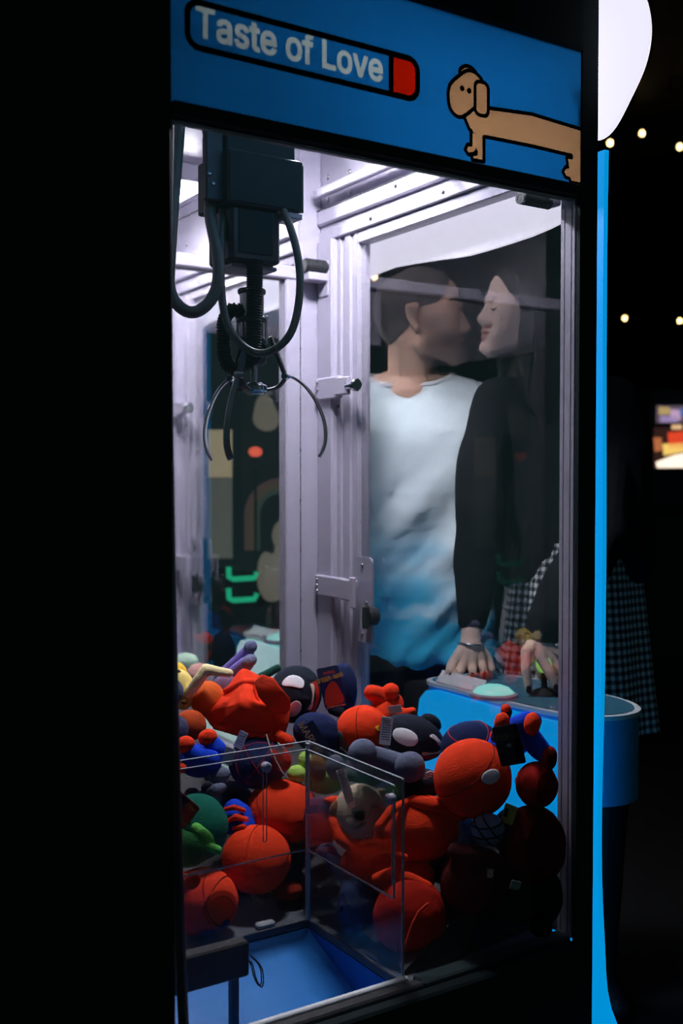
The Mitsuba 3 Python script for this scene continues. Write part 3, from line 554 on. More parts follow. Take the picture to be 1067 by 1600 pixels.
# ------------------------------------------------------------------ the plush toys
RED, DRED, NAVY, BLK = S(222, 57, 26), S(150, 25, 18), S(22, 32, 66), S(20, 24, 34)
BLU, GRY, GRN, LGRN, LIME = S(20, 62, 190), S(92, 98, 118), S(18, 92, 74), S(84, 160, 70), S(165, 205, 95)
WHT, YEL, CRM, ORG, PUR, BEI = S(228, 228, 232), S(235, 195, 70), S(240, 222, 165), S(200, 88, 35), S(125, 110, 185), S(165, 150, 128)
class Toy:
    def __init__(s, name, label, cat='plush toy', group=None):
        s.k = thing(name, label, cat, group); s.n = len(labels)
    def E(s, name, px, py, t, rx, ry, rz=None, rot=0, c=RED, label=None, lump=.10, parent=None, sub=4, tilt=0):
        q = t / F; B = rotb(rot)
        if tilt: a = math.radians(tilt); B = np.array([B[0], math.cos(a) * B[1] + math.sin(a) * B[2], -math.sin(a) * B[1] + math.cos(a) * B[2]])
        ax = np.array([rx, ry, rx * .5 + ry * .5 if rz is None else rz]) * q
        m = ell(PT(px, py, t), ax, B, sub, lump, s.n)
        k = put(parent or s.k, name, m, 'plush', color=mottled(c, .14), smooth=True, label=label)
        return dict(k=k, c=PT(px, py, t), ax=ax, B=B)
    def limb(s, name, pts, c, label=None, parent=None, L=.007):
        ch = [(PT(x, y, t), r * t / F) for x, y, t, r in pts]
        return put(parent or s.k, name, soft(chain(ch, 18), L, 8), 'plush', color=mottled(c, .14), smooth=True, label=label)
    def seam(s, e, axis, off, a0=0, a1=360, c=None, r=.0008, name='seam', label=None):
        p = arc_on(e['c'], e['ax'], e['B'], axis, off, a0, a1, 70, .0003)
        return put(s.k, name, tube(p, r, 6), 'plush', color=S(70, 14, 12) if c is None else c, smooth=True, label=label)
    def felt(s, e, d, shape, c, name='felt_patch', rot=0, label=None, thick=.0015):
        return put(s.k, name, patch(e['c'], e['ax'], e['B'], d, shape, thick, rot), 'cloth', color=c, smooth=35, label=label)
    def tag(s, px, py, t, w, h, rot=0, yawd=0, c=WHT, name='tag', label=None, parent=None, tiltd=0):
        """a thin folded card: returns its frame so that print can be put on it"""
        a, b, d = math.radians(rot), math.radians(yawd), math.radians(tiltd)
        X = math.cos(a) * RT + math.sin(a) * Z; Y = -math.sin(a) * RT + math.cos(a) * Z; N = TOCAM
        X, N = math.cos(b) * X + math.sin(b) * N, -math.sin(b) * X + math.cos(b) * N
        Y, N = math.cos(d) * Y + math.sin(d) * N, -math.sin(d) * Y + math.cos(d) * N
        q = t / F; M4 = frame(PT(px, py, t), X, Y, N)
        m = extr(rrect(-w * q / 2, -h * q / 2, w * q / 2, h * q / 2, min(w, h) * q * .09), .0009, M4)
        k = put(parent or s.k, name, m, 'print', color=c, smooth=False, label=label); return k, M4, q
    def ink(s, tg, poly, c, name='print', label=None, z=.0009):
        k, M4, q = tg; m = extr(affinity.scale(poly, q, q, origin=(0, 0)), .0003, M4 @ trimesh.transformations.translation_matrix([0, 0, z]))
        return put(k, name, m, 'print', color=c, smooth=False, label=label)
    def letters(s, tg, txt_, h, x, y, c, rot=0, sx=1., label=None):
        p = outline2d(meshkit.text_mesh(txt_, .1, .001, True)); p = affinity.scale(p, h / .1 * sx, h / .1, origin=(0, 0)); b = p.bounds
        p = affinity.translate(p, -(b[0] + b[2]) / 2, -(b[1] + b[3]) / 2); p = affinity.translate(affinity.rotate(p, rot, origin=(0, 0)), x, y)
        return s.ink(tg, p, c, 'lettering', label or 'lettering reading ' + txt_)
    def barcode(s, tg, w, h, rows=7):
        r_ = random.Random(s.n); out = []
        for i in range(rows):
            y = h / 2 - h * (.12 + .76 * i / rows); x = -w * .36
            while x < w * .34:
                L = r_.uniform(.05, .2) * w; out.append(sbox(x, y - h * .02, min(x + L, w * .36), y + h * .02)); x += L + w * .05
        s.ink(tg, shapely.union_all(out), S(60, 62, 68), 'small_print')

# large red hooded toy at the back left
t = Toy('hooded_plush', 'large bright red plush seen from behind beside the black and white ball', group=None)
def cloth_hull(t, name, pts, c, seed=1, amp=.006, label=None):
    m = soft(hull([(PT(x, y, d), r * d / F) for x, y, d, r in pts], 16), .008, 3); v = np.array(m.vertices)
    m.vertices = v + m.vertex_normals * (amp * 2 * (meshkit.fbm(v * np.array([22, 22, 14]), 3, seed) - .5))[:, None]
    return put(t.k, name, m, 'plush', color=mottled(c, .14), smooth=True, label=label)
cloth_hull(t, 'hood', [(380, 1053, 2.10, 6), (404, 1062, 2.10, 7), (326, 1116, 2.08, 7), (340, 1132, 2.06, 8), (394, 1146, 2.05, 9), (438, 1146, 2.07, 8), (446, 1112, 2.08, 8), (424, 1074, 2.09, 8), (384, 1104, 2.03, 18), (410, 1110, 2.03, 14), (390, 1110, 2.14, 40)], RED, 5, .007)
t.limb('hem', [(336, 1136, 2.05, 4), (372, 1144, 2.035, 5), (410, 1150, 2.03, 5), (438, 1150, 2.05, 4)], RED)
t.limb('fold', [(352, 1079, 2.075, 4), (378, 1066, 2.065, 5), (402, 1064, 2.07, 4)], RED)
t.limb('crease', [(398, 1072, 2.045, 3), (402, 1092, 2.03, 3), (412, 1112, 2.025, 2)], RED)
def slab(c, poly, th, axes, pre=None):
    m = extr(poly, th, frame(c, *axes)); return m
fl = blobshape([(-48, 10), (-30, 26), (-8, 22), (24, 4), (44, -22), (52, -38), (44, -44), (10, -22), (-20, -4)], 60)
def flap(t, px, py, tt, poly, th=.006, rot=0, yawd=0, tiltd=0, c=RED, bend=8., name='flap'):
    q = tt / F; g = affinity.scale(poly, q, q, origin=(0, 0))
    a, b, d = math.radians(rot), math.radians(yawd), math.radians(tiltd)
    X = math.cos(a) * RT + math.sin(a) * Z; Y = -math.sin(a) * RT + math.cos(a) * Z; N = TOCAM
    X, N = math.cos(b) * X + math.sin(b) * N, -math.sin(b) * X + math.cos(b) * N
    Y, N = math.cos(d) * Y + math.sin(d) * N, -math.sin(d) * Y + math.cos(d) * N
    m = m3.Manifold.extrude(m3.CrossSection([np.array(g.exterior.coords[:-1])[::(1 if g.exterior.is_ccw else -1)]]), th).refine_to_length(.006)
    m = tomesh(m); v = np.array(m.vertices); v[:, 2] -= bend * (v[:, 0] ** 2 + v[:, 1] ** 2); v[:, 2] += .004 * (meshkit.fbm(v * 45 + 9, 2, 3) - .5)
    m.vertices = v; trimesh.smoothing.filter_taubin(m, iterations=4); m.apply_transform(frame(PT(px, py, tt), X, Y, N))
    return put(t.k, name, m, 'plush', color=mottled(c, .14), smooth=40)
flap(t, 424, 1092, 2.02, Polygon([(-26, 26), (-14, 35), (2, 30), (30, -6), (33, -26), (28, -33), (4, -20), (-18, 4)]).buffer(2, 6), yawd=-18, tiltd=14, bend=7)
t.limb('arm', [(404, 1148, 2.05, 9), (424, 1152, 2.04, 11), (438, 1150, 2.05, 8)], RED)

# two black and white toys
t = Toy('ball_plush', 'round black plush ball with two white patches and red side band, at the back')
e = t.E('body', 460, 1084, 2.14, 42, 45, 42, -12, BLK)
t.felt(e, (-.12, .52, .83), blobshape([(-.42, -.18), (-.30, .16), (.05, .30), (.36, .2), (.40, -.02), (.12, -.12)]), WHT, rot=-8, label='upper white patch')
t.felt(e, (.02, -.28, .95), blobshape([(-.34, -.1), (-.30, -.40), (0, -.44), (.28, -.20), (.30, .18), (.12, .26), (-.1, .1)]), WHT, rot=6, label='lower white patch')
t.felt(e, (.80, .12, .58), blobshape([(-.14, .62), (.02, .66), (.18, .30), (.20, -.2), (.06, -.62), (-.10, -.6), (-.02, 0)]), S(170, 38, 32), name='side_band', label='red side band')
t.felt(e, (.66, .16, .74), blobshape([(-.03, .5), (.04, .5), (.07, 0), (.04, -.5), (-.03, -.5), (.0, 0)]), S(205, 190, 170), name='band_trim', label='cream band trim')
t = Toy('long_plush', 'long black plush head lying on its side with white patches and a red stripe')
e = t.E('body', 645, 1152, 1.97, 50, 34, 40, -22, BLK)
t.felt(e, (-.34, .12, .93), blobshape([(-.40, -.28), (-.44, .1), (-.1, .34), (.3, .28), (.42, .1), (.34, -.28), (0, -.40)]), WHT, label='large white patch')
t.felt(e, (.62, .44, .64), blobshape([(-.30, .10), (-.2, .2), (.12, .04), (.30, -.2), (.2, -.24), (-.1, -.04)]), WHT, label='narrow white patch')
t.felt(e, (.70, -.28, .65), blobshape([(-.44, -.14), (0, .04), (.40, .16), (.36, -.02), (.12, -.2), (-.3, -.24)]), S(150, 36, 32), name='stripe', rot=12, label='dull red stripe')
t.felt(e, (.66, -.16, .72), blobshape([(-.42, -.08), (0, .04), (.42, .14), (.40, .06), (0, -.04), (-.4, -.16)]), S(190, 175, 155), name='stripe_trim', rot=12, label='cream stripe trim')
t.E('ear', 672, 1130, 1.99, 18, 14, 14, -30, BLK)
tg = t.tag(603, 1140, 1.90, 18, 44, -6, 12, 0, 'tag', 'white care tag with small print') if False else t.tag(603, 1142, 1.885, 18, 44, rot=-6, yawd=12, label='white care tag'); t.barcode(tg, 18, 44, 9)
# grey toy with two paws
t = Toy('paw_plush', 'soft grey plush with two rounded paws lying before the long black plush')
t.limb('body', [(572, 1206, 1.86, 16), (606, 1196, 1.87, 21), (640, 1210, 1.87, 18)], S(70, 76, 92))
t.E('paw', 566, 1178, 1.835, 23, 24, 22, 0, GRY); t.E('paw', 640, 1198, 1.825, 24, 24, 23, 0, GRY)
t.limb('arm', [(572, 1180, 1.845, 18), (604, 1188, 1.845, 17), (636, 1198, 1.84, 18)], GRY)
# dark plush with swirl patch
t = Toy('swirl_plush', 'dark blue-black plush with a small white swirl badge beside the large red head')
e = t.E('body', 660, 1226, 1.86, 30, 24, 22, 10, BLK)
for i, r in enumerate((10, 7, 4)):
    t.limb('swirl_line', [(672 - r, 1217, 1.815, 1.0), (672 - r * .7, 1217 - r * .9, 1.815, 1.0), (672, 1217 - r * 1.2, 1.815, 1.0), (672 + r * .5, 1217 - r, 1.815, 1.0)], WHT, L=.003)
# red lying figure at the back, middle
t = Toy('lying_plush', 'red plush lying face down, limbs raised, right of the navy plush with the card')
e = t.E('body', 566, 1142, 2.06, 42, 40, 38, 0, RED)
t.seam(e, (1, .2, .3), .1, r=.0006)
t.felt(e, (-.75, -.35, .55), blobshape([(-.12, .5), (.1, .48), (.2, 0), (.24, -.46), (0, -.5), (-.06, 0)]), S(88, 84, 88), name='band', rot=8, label='grey band')
t.limb('torso', [(588, 1122, 2.08, 20), (606, 1106, 2.10, 21), (612, 1100, 2.10, 19)], RED)
t.limb('leg', [(604, 1102, 2.10, 14), (590, 1086, 2.09, 14), (580, 1082, 2.08, 12)], RED)
t.limb('leg', [(610, 1100, 2.11, 15), (607, 1084, 2.10, 14), (611, 1080, 2.09, 13)], RED)
t.limb('arm', [(615, 1112, 2.09, 11), (632, 1116, 2.08, 9), (644, 1111, 2.07, 6)], RED)
t.felt(e, (.55, .25, .80), blobshape([(-.10, .05), (.08, .14), (.02, 0), (.12, -.1), (-.05, -.05)]), S(205, 165, 40), name='badge', label='yellow badge')
t.tag(617, 1108, 2.045, 22, 12, rot=14, yawd=20, label='small white tag')
# navy toy with hang card at the back
t = Toy('card_plush', 'dark navy plush against the white post with a blue hang card in front')
e = t.E('body', 538, 1075, 2.20, 20, 40, 24, 4, NAVY)
t.limb('foot', [(520, 1108, 2.16, 9), (530, 1112, 2.16, 9)], BLK)
tg = t.tag(518, 1074, 2.12, 35, 66, rot=13, yawd=8, c=S(30, 34, 90), name='hang_card', label='dark blue hang card with yellow lettering and a red patch')
t.letters(tg, 'MARVEL', 4, 2, 24, S(215, 60, 45), sx=.9)
t.letters(tg, 'SPIDER-MAN', 6.5, 0, 15, S(235, 190, 60), rot=6, sx=.75)
t.ink(tg, blobshape([(-14, -27), (-13, -10), (-5, 4), (5, 9), (11, -2), (14, -14), (14, -25), (0, -28)]), S(190, 60, 40), label='plain red patch printed on the card')
t.ink(tg, sbox(-15, -31, 15, -29), S(220, 120, 70), 'card_stripe')
# navy toy with brand tag below
t = Toy('tagged_plush', 'navy blue plush with a dark tag lettered in beige, below the round black ball')
e = t.E('body', 497, 1146, 2.06, 40, 32, 30, -20, NAVY)
tg = t.tag(490, 1152, 1.995, 26, 48, rot=32, yawd=-5, c=S(24, 34, 72), label='navy tag'); t.letters(tg, 'MARVEL', 11, -5, 0, S(190, 165, 130), rot=-90, sx=1.0)
t.felt(e, (.72, -.5, .5), blobshape([(-.16, -.2), (.1, -.22), (.16, .16), (-.1, .2)]), S(70, 60, 160), label='violet patch')
t.limb('foot', [(436, 1150, 2.03, 9), (450, 1158, 2.03, 10)], RED, label='red foot')
# large red head at the right
t = Toy('big_head_plush', 'large round red plush head with one pale oval eye, at the right of the pile')
e = t.E('head', 738, 1216, 1.80, 61, 61, 55, 0, RED, lump=.05)
t.seam(e, (-.62, .75, .2), .35, r=.0006)
t.felt(e, (.36, .27, .90), oval(.27, .175), S(205, 208, 215), name='eye', rot=14, thick=.0026, label='pale oval eye')
t.limb('body', [(786, 1168, 1.84, 26), (812, 1150, 1.84, 25), (822, 1136, 1.83, 20)], BLU, label='blue body')
t.limb('arm', [(775, 1152, 1.80, 9), (784, 1128, 1.79, 10), (792, 1112, 1.79, 8)], NAVY, label='navy arm')
t.E('hand', 790, 1108, 1.79, 8, 8, 8, 0, RED); t.E('hand', 784, 1128, 1.77, 12, 15, 12, -10, RED)
t.limb('leg', [(806, 1134, 1.81, 15), (824, 1126, 1.80, 15), (832, 1126, 1.80, 14)], BLU, label='blue leg')
t.E('foot', 831, 1131, 1.785, 13, 18, 14, -6, RED)
t.limb('leg', [(826, 1150, 1.82, 18), (842, 1170, 1.81, 17), (852, 1180, 1.80, 14)], BLU, label='blue leg')
t.E('foot', 858, 1185, 1.785, 12, 19, 13, -8, S(120, 28, 20))
tg = t.tag(795, 1164, 1.735, 40, 64, rot=14, yawd=14, c=S(20, 22, 26), name='hang_card', label='black hang card with dull lettering')
t.letters(tg, 'SPIDER-MAN', 8, 0, 14, S(96, 82, 56), rot=4, sx=.62)
t.ink(tg, oval(4, 3), S(150, 155, 160), 'pale_dot')
# navy toy with red stitching
t = Toy('stitched_plush', 'dark navy round plush with crossing red stitches behind the large red head')
e = t.E('body', 735, 1163, 1.92, 46, 36, 36, 8, NAVY)
for ax, o in (((.3, .85, .3), .45), ((-.6, .65, .4), .25)): t.seam(e, ax, o, c=S(190, 50, 45), r=.0011, label='red stitching')
t.limb('hand', [(768, 1156, 1.86, 5), (772, 1148, 1.85, 7)], RED)
# dark red toys down the right side
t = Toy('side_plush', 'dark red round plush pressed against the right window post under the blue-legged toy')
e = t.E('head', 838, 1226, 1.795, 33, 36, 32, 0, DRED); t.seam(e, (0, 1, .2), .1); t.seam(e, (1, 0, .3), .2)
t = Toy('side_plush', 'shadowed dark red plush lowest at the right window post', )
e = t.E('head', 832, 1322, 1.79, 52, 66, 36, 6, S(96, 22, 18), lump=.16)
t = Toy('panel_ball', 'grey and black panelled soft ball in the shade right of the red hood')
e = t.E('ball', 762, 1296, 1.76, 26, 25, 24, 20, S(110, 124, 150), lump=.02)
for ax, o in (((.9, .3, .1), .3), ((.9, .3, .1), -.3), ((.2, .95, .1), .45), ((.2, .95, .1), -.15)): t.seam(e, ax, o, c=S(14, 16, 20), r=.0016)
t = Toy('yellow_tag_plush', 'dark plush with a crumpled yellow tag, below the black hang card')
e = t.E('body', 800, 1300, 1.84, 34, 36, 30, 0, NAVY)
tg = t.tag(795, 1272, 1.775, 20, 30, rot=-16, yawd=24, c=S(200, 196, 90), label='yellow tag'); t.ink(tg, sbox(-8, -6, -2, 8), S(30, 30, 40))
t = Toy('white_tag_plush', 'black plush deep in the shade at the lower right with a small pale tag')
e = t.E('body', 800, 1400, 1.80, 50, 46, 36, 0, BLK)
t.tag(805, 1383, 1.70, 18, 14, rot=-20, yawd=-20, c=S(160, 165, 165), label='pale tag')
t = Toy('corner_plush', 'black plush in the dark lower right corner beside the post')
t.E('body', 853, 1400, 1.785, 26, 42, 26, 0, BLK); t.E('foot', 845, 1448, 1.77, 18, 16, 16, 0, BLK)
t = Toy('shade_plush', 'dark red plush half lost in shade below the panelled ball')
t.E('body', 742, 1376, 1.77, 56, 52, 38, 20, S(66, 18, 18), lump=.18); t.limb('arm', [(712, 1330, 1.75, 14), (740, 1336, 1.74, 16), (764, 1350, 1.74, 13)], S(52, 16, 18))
# bear in a red hood
t = Toy('bear_plush', 'beige bear plush with black nose, lying in a red hooded suit behind the acrylic corner')
e = t.E('head', 566, 1276, 1.87, 44, 52, 40, 20, BEI, lump=.06)
t.E('muzzle', 562, 1284, 1.845, 26, 24, 20, 0, S(172, 158, 136), lump=.03)
t.E('nose', 562, 1273, 1.812, 9.5, 9.5, 7, 0, S(14, 14, 18), lump=.0)
t.limb('mouth', [(552, 1295, 1.818, 1.2), (562, 1291, 1.813, 1.4), (572, 1285, 1.82, 1.2)], S(20, 18, 20), L=.003)
t.limb('eye', [(580, 1261, 1.826, 1.1), (586, 1259.5, 1.828, 1.2), (593, 1261, 1.832, 1.0)], S(30, 26, 24), L=.003)
t.E('ear', 524, 1265, 1.86, 9, 15, 9, -12, S(110, 74, 52)); t.E('ear', 596, 1240, 1.875, 10, 9, 8, 0, BEI)
t.limb('collar', [(523, 1282, 1.855, 9), (532, 1308, 1.84, 10), (560, 1328, 1.83, 12), (600, 1336, 1.82, 13)], RED, label='red collar')
t.limb('collar_tip', [(512, 1250, 1.90, 5), (524, 1252, 1.89, 9), (533, 1254, 1.89, 9)], RED)
hood = t.E('hood', 656, 1294, 1.82, 64, 50, 46, 8, RED, lump=.12, label='red hood')
t.limb('hood_brim', [(640, 1250, 1.805, 6), (612, 1266, 1.775, 8), (594, 1290, 1.765, 8), (592, 1312, 1.765, 8), (606, 1332, 1.76, 8), (632, 1340, 1.765, 6)], RED, label='rolled red brim')
t.limb('hood_peak', [(648, 1252, 1.80, 10), (676, 1258, 1.79, 12), (704, 1268, 1.80, 11), (722, 1276, 1.80, 7)], RED)
t.limb('suit', [(560, 1350, 1.85, 28), (600, 1366, 1.83, 30), (650, 1372, 1.80, 30)], S(175, 34, 20), label='red suit')
tg = t.tag(541, 1232, 1.80, 17, 64, rot=18, yawd=-38, label='care tag with printed lines'); t.barcode(tg, 17, 64, 11)
t.E('suit_panel', 500, 1285, 1.94, 26, 40, 20, 12, S(58, 44, 70), label='dull violet side panel')
# red cloth below
t = Toy('cape_plush', 'dark red plush with a curved piped edge, lowest behind the right acrylic sheet')
e = t.E('body', 640, 1432, 1.755, 56, 62, 44, 0, S(165, 30, 18), lump=.12)
t.limb('piping', [(668, 1412, 1.685, 2.2), (654, 1424, 1.68, 2.2), (644, 1444, 1.675, 2.2), (634, 1474, 1.675, 2.2), (630, 1486, 1.68, 2.6)], S(205, 60, 35), L=.004, label='orange piping')
t.limb('fold', [(590, 1372, 1.775, 9), (612, 1366, 1.765, 11), (640, 1372, 1.755, 9), (668, 1384, 1.75, 7)], RED)
t = Toy('slate_plush', 'slate blue plush with a round ear beside the dark red caped plush')
e = t.E('body', 562, 1418, 1.83, 34, 52, 34, 6, S(38, 52, 84)); t.seam(e, (1, .1, .3), .2, c=S(30, 80, 120), r=.0011)
t.E('ear', 512, 1330, 1.90, 16, 13, 13, 0, S(52, 60, 84)); t.limb('arm', [(512, 1334, 1.90, 11), (530, 1352, 1.88, 14), (548, 1376, 1.86, 17)], S(44, 54, 80))
# toys behind the left acrylic sheet
t = Toy('red_ball_plush', 'big red plush ball, upper of the pair behind the left acrylic sheet')
e = t.E('head', 440, 1268, 2.01, 58, 50, 52, 0, RED, lump=.05); t.seam(e, (.5, .6, .5), .3, r=.0006)
t = Toy('red_ball_plush', 'big red plush ball, lower of the pair behind the left acrylic sheet')
e = t.E('head', 400, 1342, 1.935, 54, 53, 48, 0, RED, lump=.05); t.seam(e, (.9, .1, .35), .15, r=.0006); t.seam(e, (-.1, .9, .35), .2, r=.0006)
t.limb('torso', [(380, 1296, 1.965, 22), (372, 1278, 1.975, 24), (366, 1266, 1.985, 18)], BLU, label='blue torso')
for p in ([(352, 1264, 1.955, 3.5), (366, 1261, 1.945, 4), (380, 1266, 1.95, 3.5)], [(354, 1283, 1.945, 3), (368, 1276, 1.94, 5), (384, 1280, 1.94, 4)], [(364, 1294, 1.942, 3), (380, 1291, 1.93, 4)]): t.limb('stripe', p, RED, label='red stripe', L=.004)
t = Toy('button_nose_plush', 'red plush with a round button nose resting on the deck at the lower left')
e = t.E('head', 318, 1408, 1.845, 54, 52, 44, 0, RED, lump=.06); t.seam(e, (.85, .3, .3), .5); t.seam(e, (.9, -.3, .3), .35)
t.E('nose', 296, 1375, 1.79, 17, 15, 13, 0, S(225, 55, 28), lump=.02)
t.felt(e, (.15, -.72, .6), blobshape([(-.16, -.3), (-.06, .26), (.1, .24), (.16, -.3)]), S(30, 38, 60), label='dark patch')
t.felt(e, (.62, -.55, .56), blobshape([(-.06, -.3), (.0, .26), (.14, .2), (.12, -.3)]), S(34, 42, 70), label='dark patch')
t = Toy('green_plush', 'green plush with dark green top, at the left edge behind the acrylic')
e = t.E('head', 308, 1292, 1.87, 48, 52, 44, 0, GRN, lump=.08)
t.E('face', 292, 1318, 1.845, 40, 36, 30, 10, S(40, 95, 52), lump=.05)
t.limb('arm', [(306, 1294, 1.80, 9), (322, 1310, 1.795, 11), (328, 1318, 1.79, 8)], LGRN, label='light green arm')
t.limb('hand', [(326, 1322, 1.785, 7), (340, 1328, 1.782, 7)], LGRN)
tg = t.tag(284, 1264, 1.785, 44, 40, rot=-38, yawd=10, c=S(150, 44, 30), label='rust red card with gold lines')
t.ink(tg, sbox(-22, 2, 2, 20), S(26, 28, 46)); t.ink(tg, LineString([(-20, 1), (-4, 3), (4, 14), (20, 10)]).buffer(.8), S(225, 190, 110), 'gold_line'); t.ink(tg, LineString([(-10, -12), (6, -8), (20, -14)]).buffer(.6), S(225, 190, 110), 'gold_line')
t = Toy('blue_arm_plush', 'bright blue plush with red mitts at the left edge above the acrylic')
e = t.E('body', 312, 1188, 1.97, 34, 26, 26, 0, S(16, 40, 130))
t.limb('arm', [(330, 1186, 1.93, 15), (338, 1170, 1.92, 15), (330, 1160, 1.92, 13)], BLU); t.E('mitt', 324, 1152, 1.915, 15, 13, 13, 20, RED)
t.limb('arm', [(330, 1186, 1.90, 14), (306, 1180, 1.90, 14), (296, 1172, 1.90, 13)], BLU); t.E('mitt', 288, 1163, 1.895, 16, 13, 13, 16, RED)
t.E('button', 283, 1200, 1.88, 8, 8, 7, 0, RED, lump=0)
tg = t.tag(357, 1181, 1.90, 17, 26, rot=-16, yawd=20, label='white care tag'); t.barcode(tg, 17, 26, 5)
tg = t.tag(376, 1156, 1.96, 14, 28, rot=-24, yawd=10, label='white care tag'); t.barcode(tg, 14, 28, 5)
t = Toy('grey_hand_plush', 'grey plush hands poking out above the green plush')
t.E('hand', 341, 1211, 1.97, 19, 12, 13, 14, GRY); t.E('hand', 336, 1234, 1.95, 18, 9, 11, 24, GRY); t.limb('arm', [(320, 1240, 1.97, 8), (310, 1250, 1.99, 10), (300, 1244, 2.0, 14)], S(60, 66, 84)); t.E('thumb', 324, 1214, 1.955, 6, 6, 6, 0, GRY)
t = Toy('stitched_plush', 'dark navy plush crossed by thin red stitches, behind the upper edge of the left acrylic')
e = t.E('body', 402, 1192, 2.03, 46, 40, 40, 0, NAVY)
for ax, o in (((.8, .55, .1), .15), ((-.8, .6, .1), .1), ((.2, .2, .96), .6)): t.seam(e, ax, o, c=S(165, 40, 45), r=.0009, label='red stitching')
t.E('foot', 438, 1186, 1.99, 16, 20, 14, 20, S(170, 40, 30)); t.tag(436, 1170, 1.975, 14, 9, rot=-30, label='white tag')
t.limb('cord', [(416, 1148, 1.97, 1.3), (424, 1176, 1.95, 1.3), (440, 1206, 1.945, 1.3), (450, 1218, 1.95, 1.3)], S(150, 140, 130), L=.004, label='pale cord')
t = Toy('lime_plush', 'lime green plush with stubby arms behind the acrylic corner post')
t.E('body', 508, 1210, 2.05, 36, 30, 26, 0, LIME); t.E('hand', 464, 1209, 2.02, 16, 14, 13, 0, LIME); t.E('hand', 478, 1188, 2.03, 13, 15, 12, 0, LIME)
t.E('ear', 497, 1200, 2.01, 13, 22, 8, 8, S(120, 84, 50), label='brown ear'); t.E('cap', 520, 1180, 2.07, 24, 14, 18, -14, S(50, 130, 105), label='teal cap')
t = Toy('ghost_grey_plush', 'small dark grey plush head behind the right acrylic sheet next to the care tag')
e = t.E('head', 524, 1198, 1.93, 15, 19, 15, 0, S(72, 78, 90)); t.limb('arm', [(530, 1210, 1.94, 9), (560, 1210, 1.95, 12), (584, 1214, 1.96, 14)], S(50, 62, 62))
t = Toy('black_tag_plush', 'glossy black plush with a red foot, low behind the left acrylic near the corner')
e = t.E('body', 462, 1362, 2.0, 38, 36, 32, 0, S(16, 18, 24)); t.E('foot', 452, 1392, 1.96, 22, 14, 16, 12, S(120, 34, 20), label='red foot')
t.felt(e, (-.6, .45, .66), blobshape([(-.12, 0), (0, .12), (.14, 0), (0, -.1)]), S(80, 90, 100), label='grey dot'); t.felt(e, (-.2, .5, .8), blobshape([(-.07, -.1), (0, .12), (.07, 0), (0, -.12)]), S(70, 78, 90), label='grey dot')
t.limb('cord', [(428, 1376, 1.95, 1.2), (426, 1352, 1.945, 1.2), (436, 1334, 1.94, 1.2), (452, 1328, 1.945, 1.2)], S(120, 120, 120), L=.004, label='pale cord')
# dark toys wedged lower in the pile
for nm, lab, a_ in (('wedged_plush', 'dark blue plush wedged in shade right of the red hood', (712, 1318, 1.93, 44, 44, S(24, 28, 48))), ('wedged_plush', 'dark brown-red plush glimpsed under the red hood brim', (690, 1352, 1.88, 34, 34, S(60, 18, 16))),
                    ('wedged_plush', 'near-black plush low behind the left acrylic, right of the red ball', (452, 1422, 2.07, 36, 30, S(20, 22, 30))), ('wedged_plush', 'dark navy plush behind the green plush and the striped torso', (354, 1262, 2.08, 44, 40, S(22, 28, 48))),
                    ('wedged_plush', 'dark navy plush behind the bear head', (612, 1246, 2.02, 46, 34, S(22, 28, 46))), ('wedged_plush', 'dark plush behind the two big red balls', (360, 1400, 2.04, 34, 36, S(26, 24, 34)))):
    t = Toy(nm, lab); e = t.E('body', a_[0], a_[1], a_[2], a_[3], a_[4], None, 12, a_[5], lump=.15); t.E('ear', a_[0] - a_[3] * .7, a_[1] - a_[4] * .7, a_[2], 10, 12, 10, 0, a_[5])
# back left cluster
t = Toy('yellow_plush', 'yellow plush with long bent cream arms at the left edge of the pile')
t.E('head', 276, 1054, 2.10, 16, 19, 16, 0, YEL); t.E('body', 284, 1078, 2.08, 20, 32, 20, 8, S(228, 205, 120))
t.E('spot', 278, 1050, 2.072, 5, 3.5, 4, -20, S(40, 34, 30), lump=0, label='dark spot'); t.E('spot', 288, 1097, 2.052, 5, 4, 4, 0, S(90, 60, 30), lump=0, label='brown spot')
t.limb('arm', [(296, 1082, 2.06, 9), (312, 1060, 2.05, 9), (322, 1046, 2.05, 9), (334, 1048, 2.045, 8), (358, 1052, 2.04, 6.5)], CRM, label='cream arm')
t = Toy('orange_ball_plush', 'orange-brown plush ball under the cream arm'); e = t.E('ball', 324, 1092, 2.09, 27, 28, 26, 0, ORG, lump=.05)
t = Toy('orange_ball_plush', 'orange-brown plush ball lying lower, left of the red hood'); e = t.E('ball', 297, 1133, 2.02, 25, 24, 24, 0, S(170, 66, 30), lump=.05)
t = Toy('grey_head_plush', 'slate blue plush head cut by the left edge, before the yellow plush'); e = t.E('head', 266, 1081, 1.99, 20, 22, 20, 0, S(58, 66, 92)); t.seam(e, (1, .2, .1), .2, c=S(20, 22, 30))
t = Toy('grey_body_plush', 'slate grey plush body cut by the left edge, above the blue plush'); e = t.E('body', 272, 1143, 1.97, 22, 26, 20, -20, S(62, 68, 92)); t.felt(e, (.1, -.1, 1), oval(.16, .3), WHT, name='eye', label='white eye'); t.felt(e, (.14, -.14, 1), oval(.07, .16), S(14, 14, 18), name='pupil', thick=.003)
t = Toy('purple_leg_plush', 'pair of purple plush legs with slate feet sticking up at the back left')
t.limb('leg', [(352, 1052, 2.22, 11), (372, 1034, 2.20, 11), (386, 1020, 2.19, 11)], PUR); t.limb('leg', [(356, 1062, 2.19, 13), (376, 1044, 2.17, 12), (384, 1038, 2.16, 12)], PUR)
t.E('foot', 391, 1011, 2.18, 11, 10, 10, 30, S(92, 98, 130), label='slate foot'); t.E('foot', 389, 1033, 2.15, 13, 10, 11, 30, S(110, 112, 140), label='slate foot')
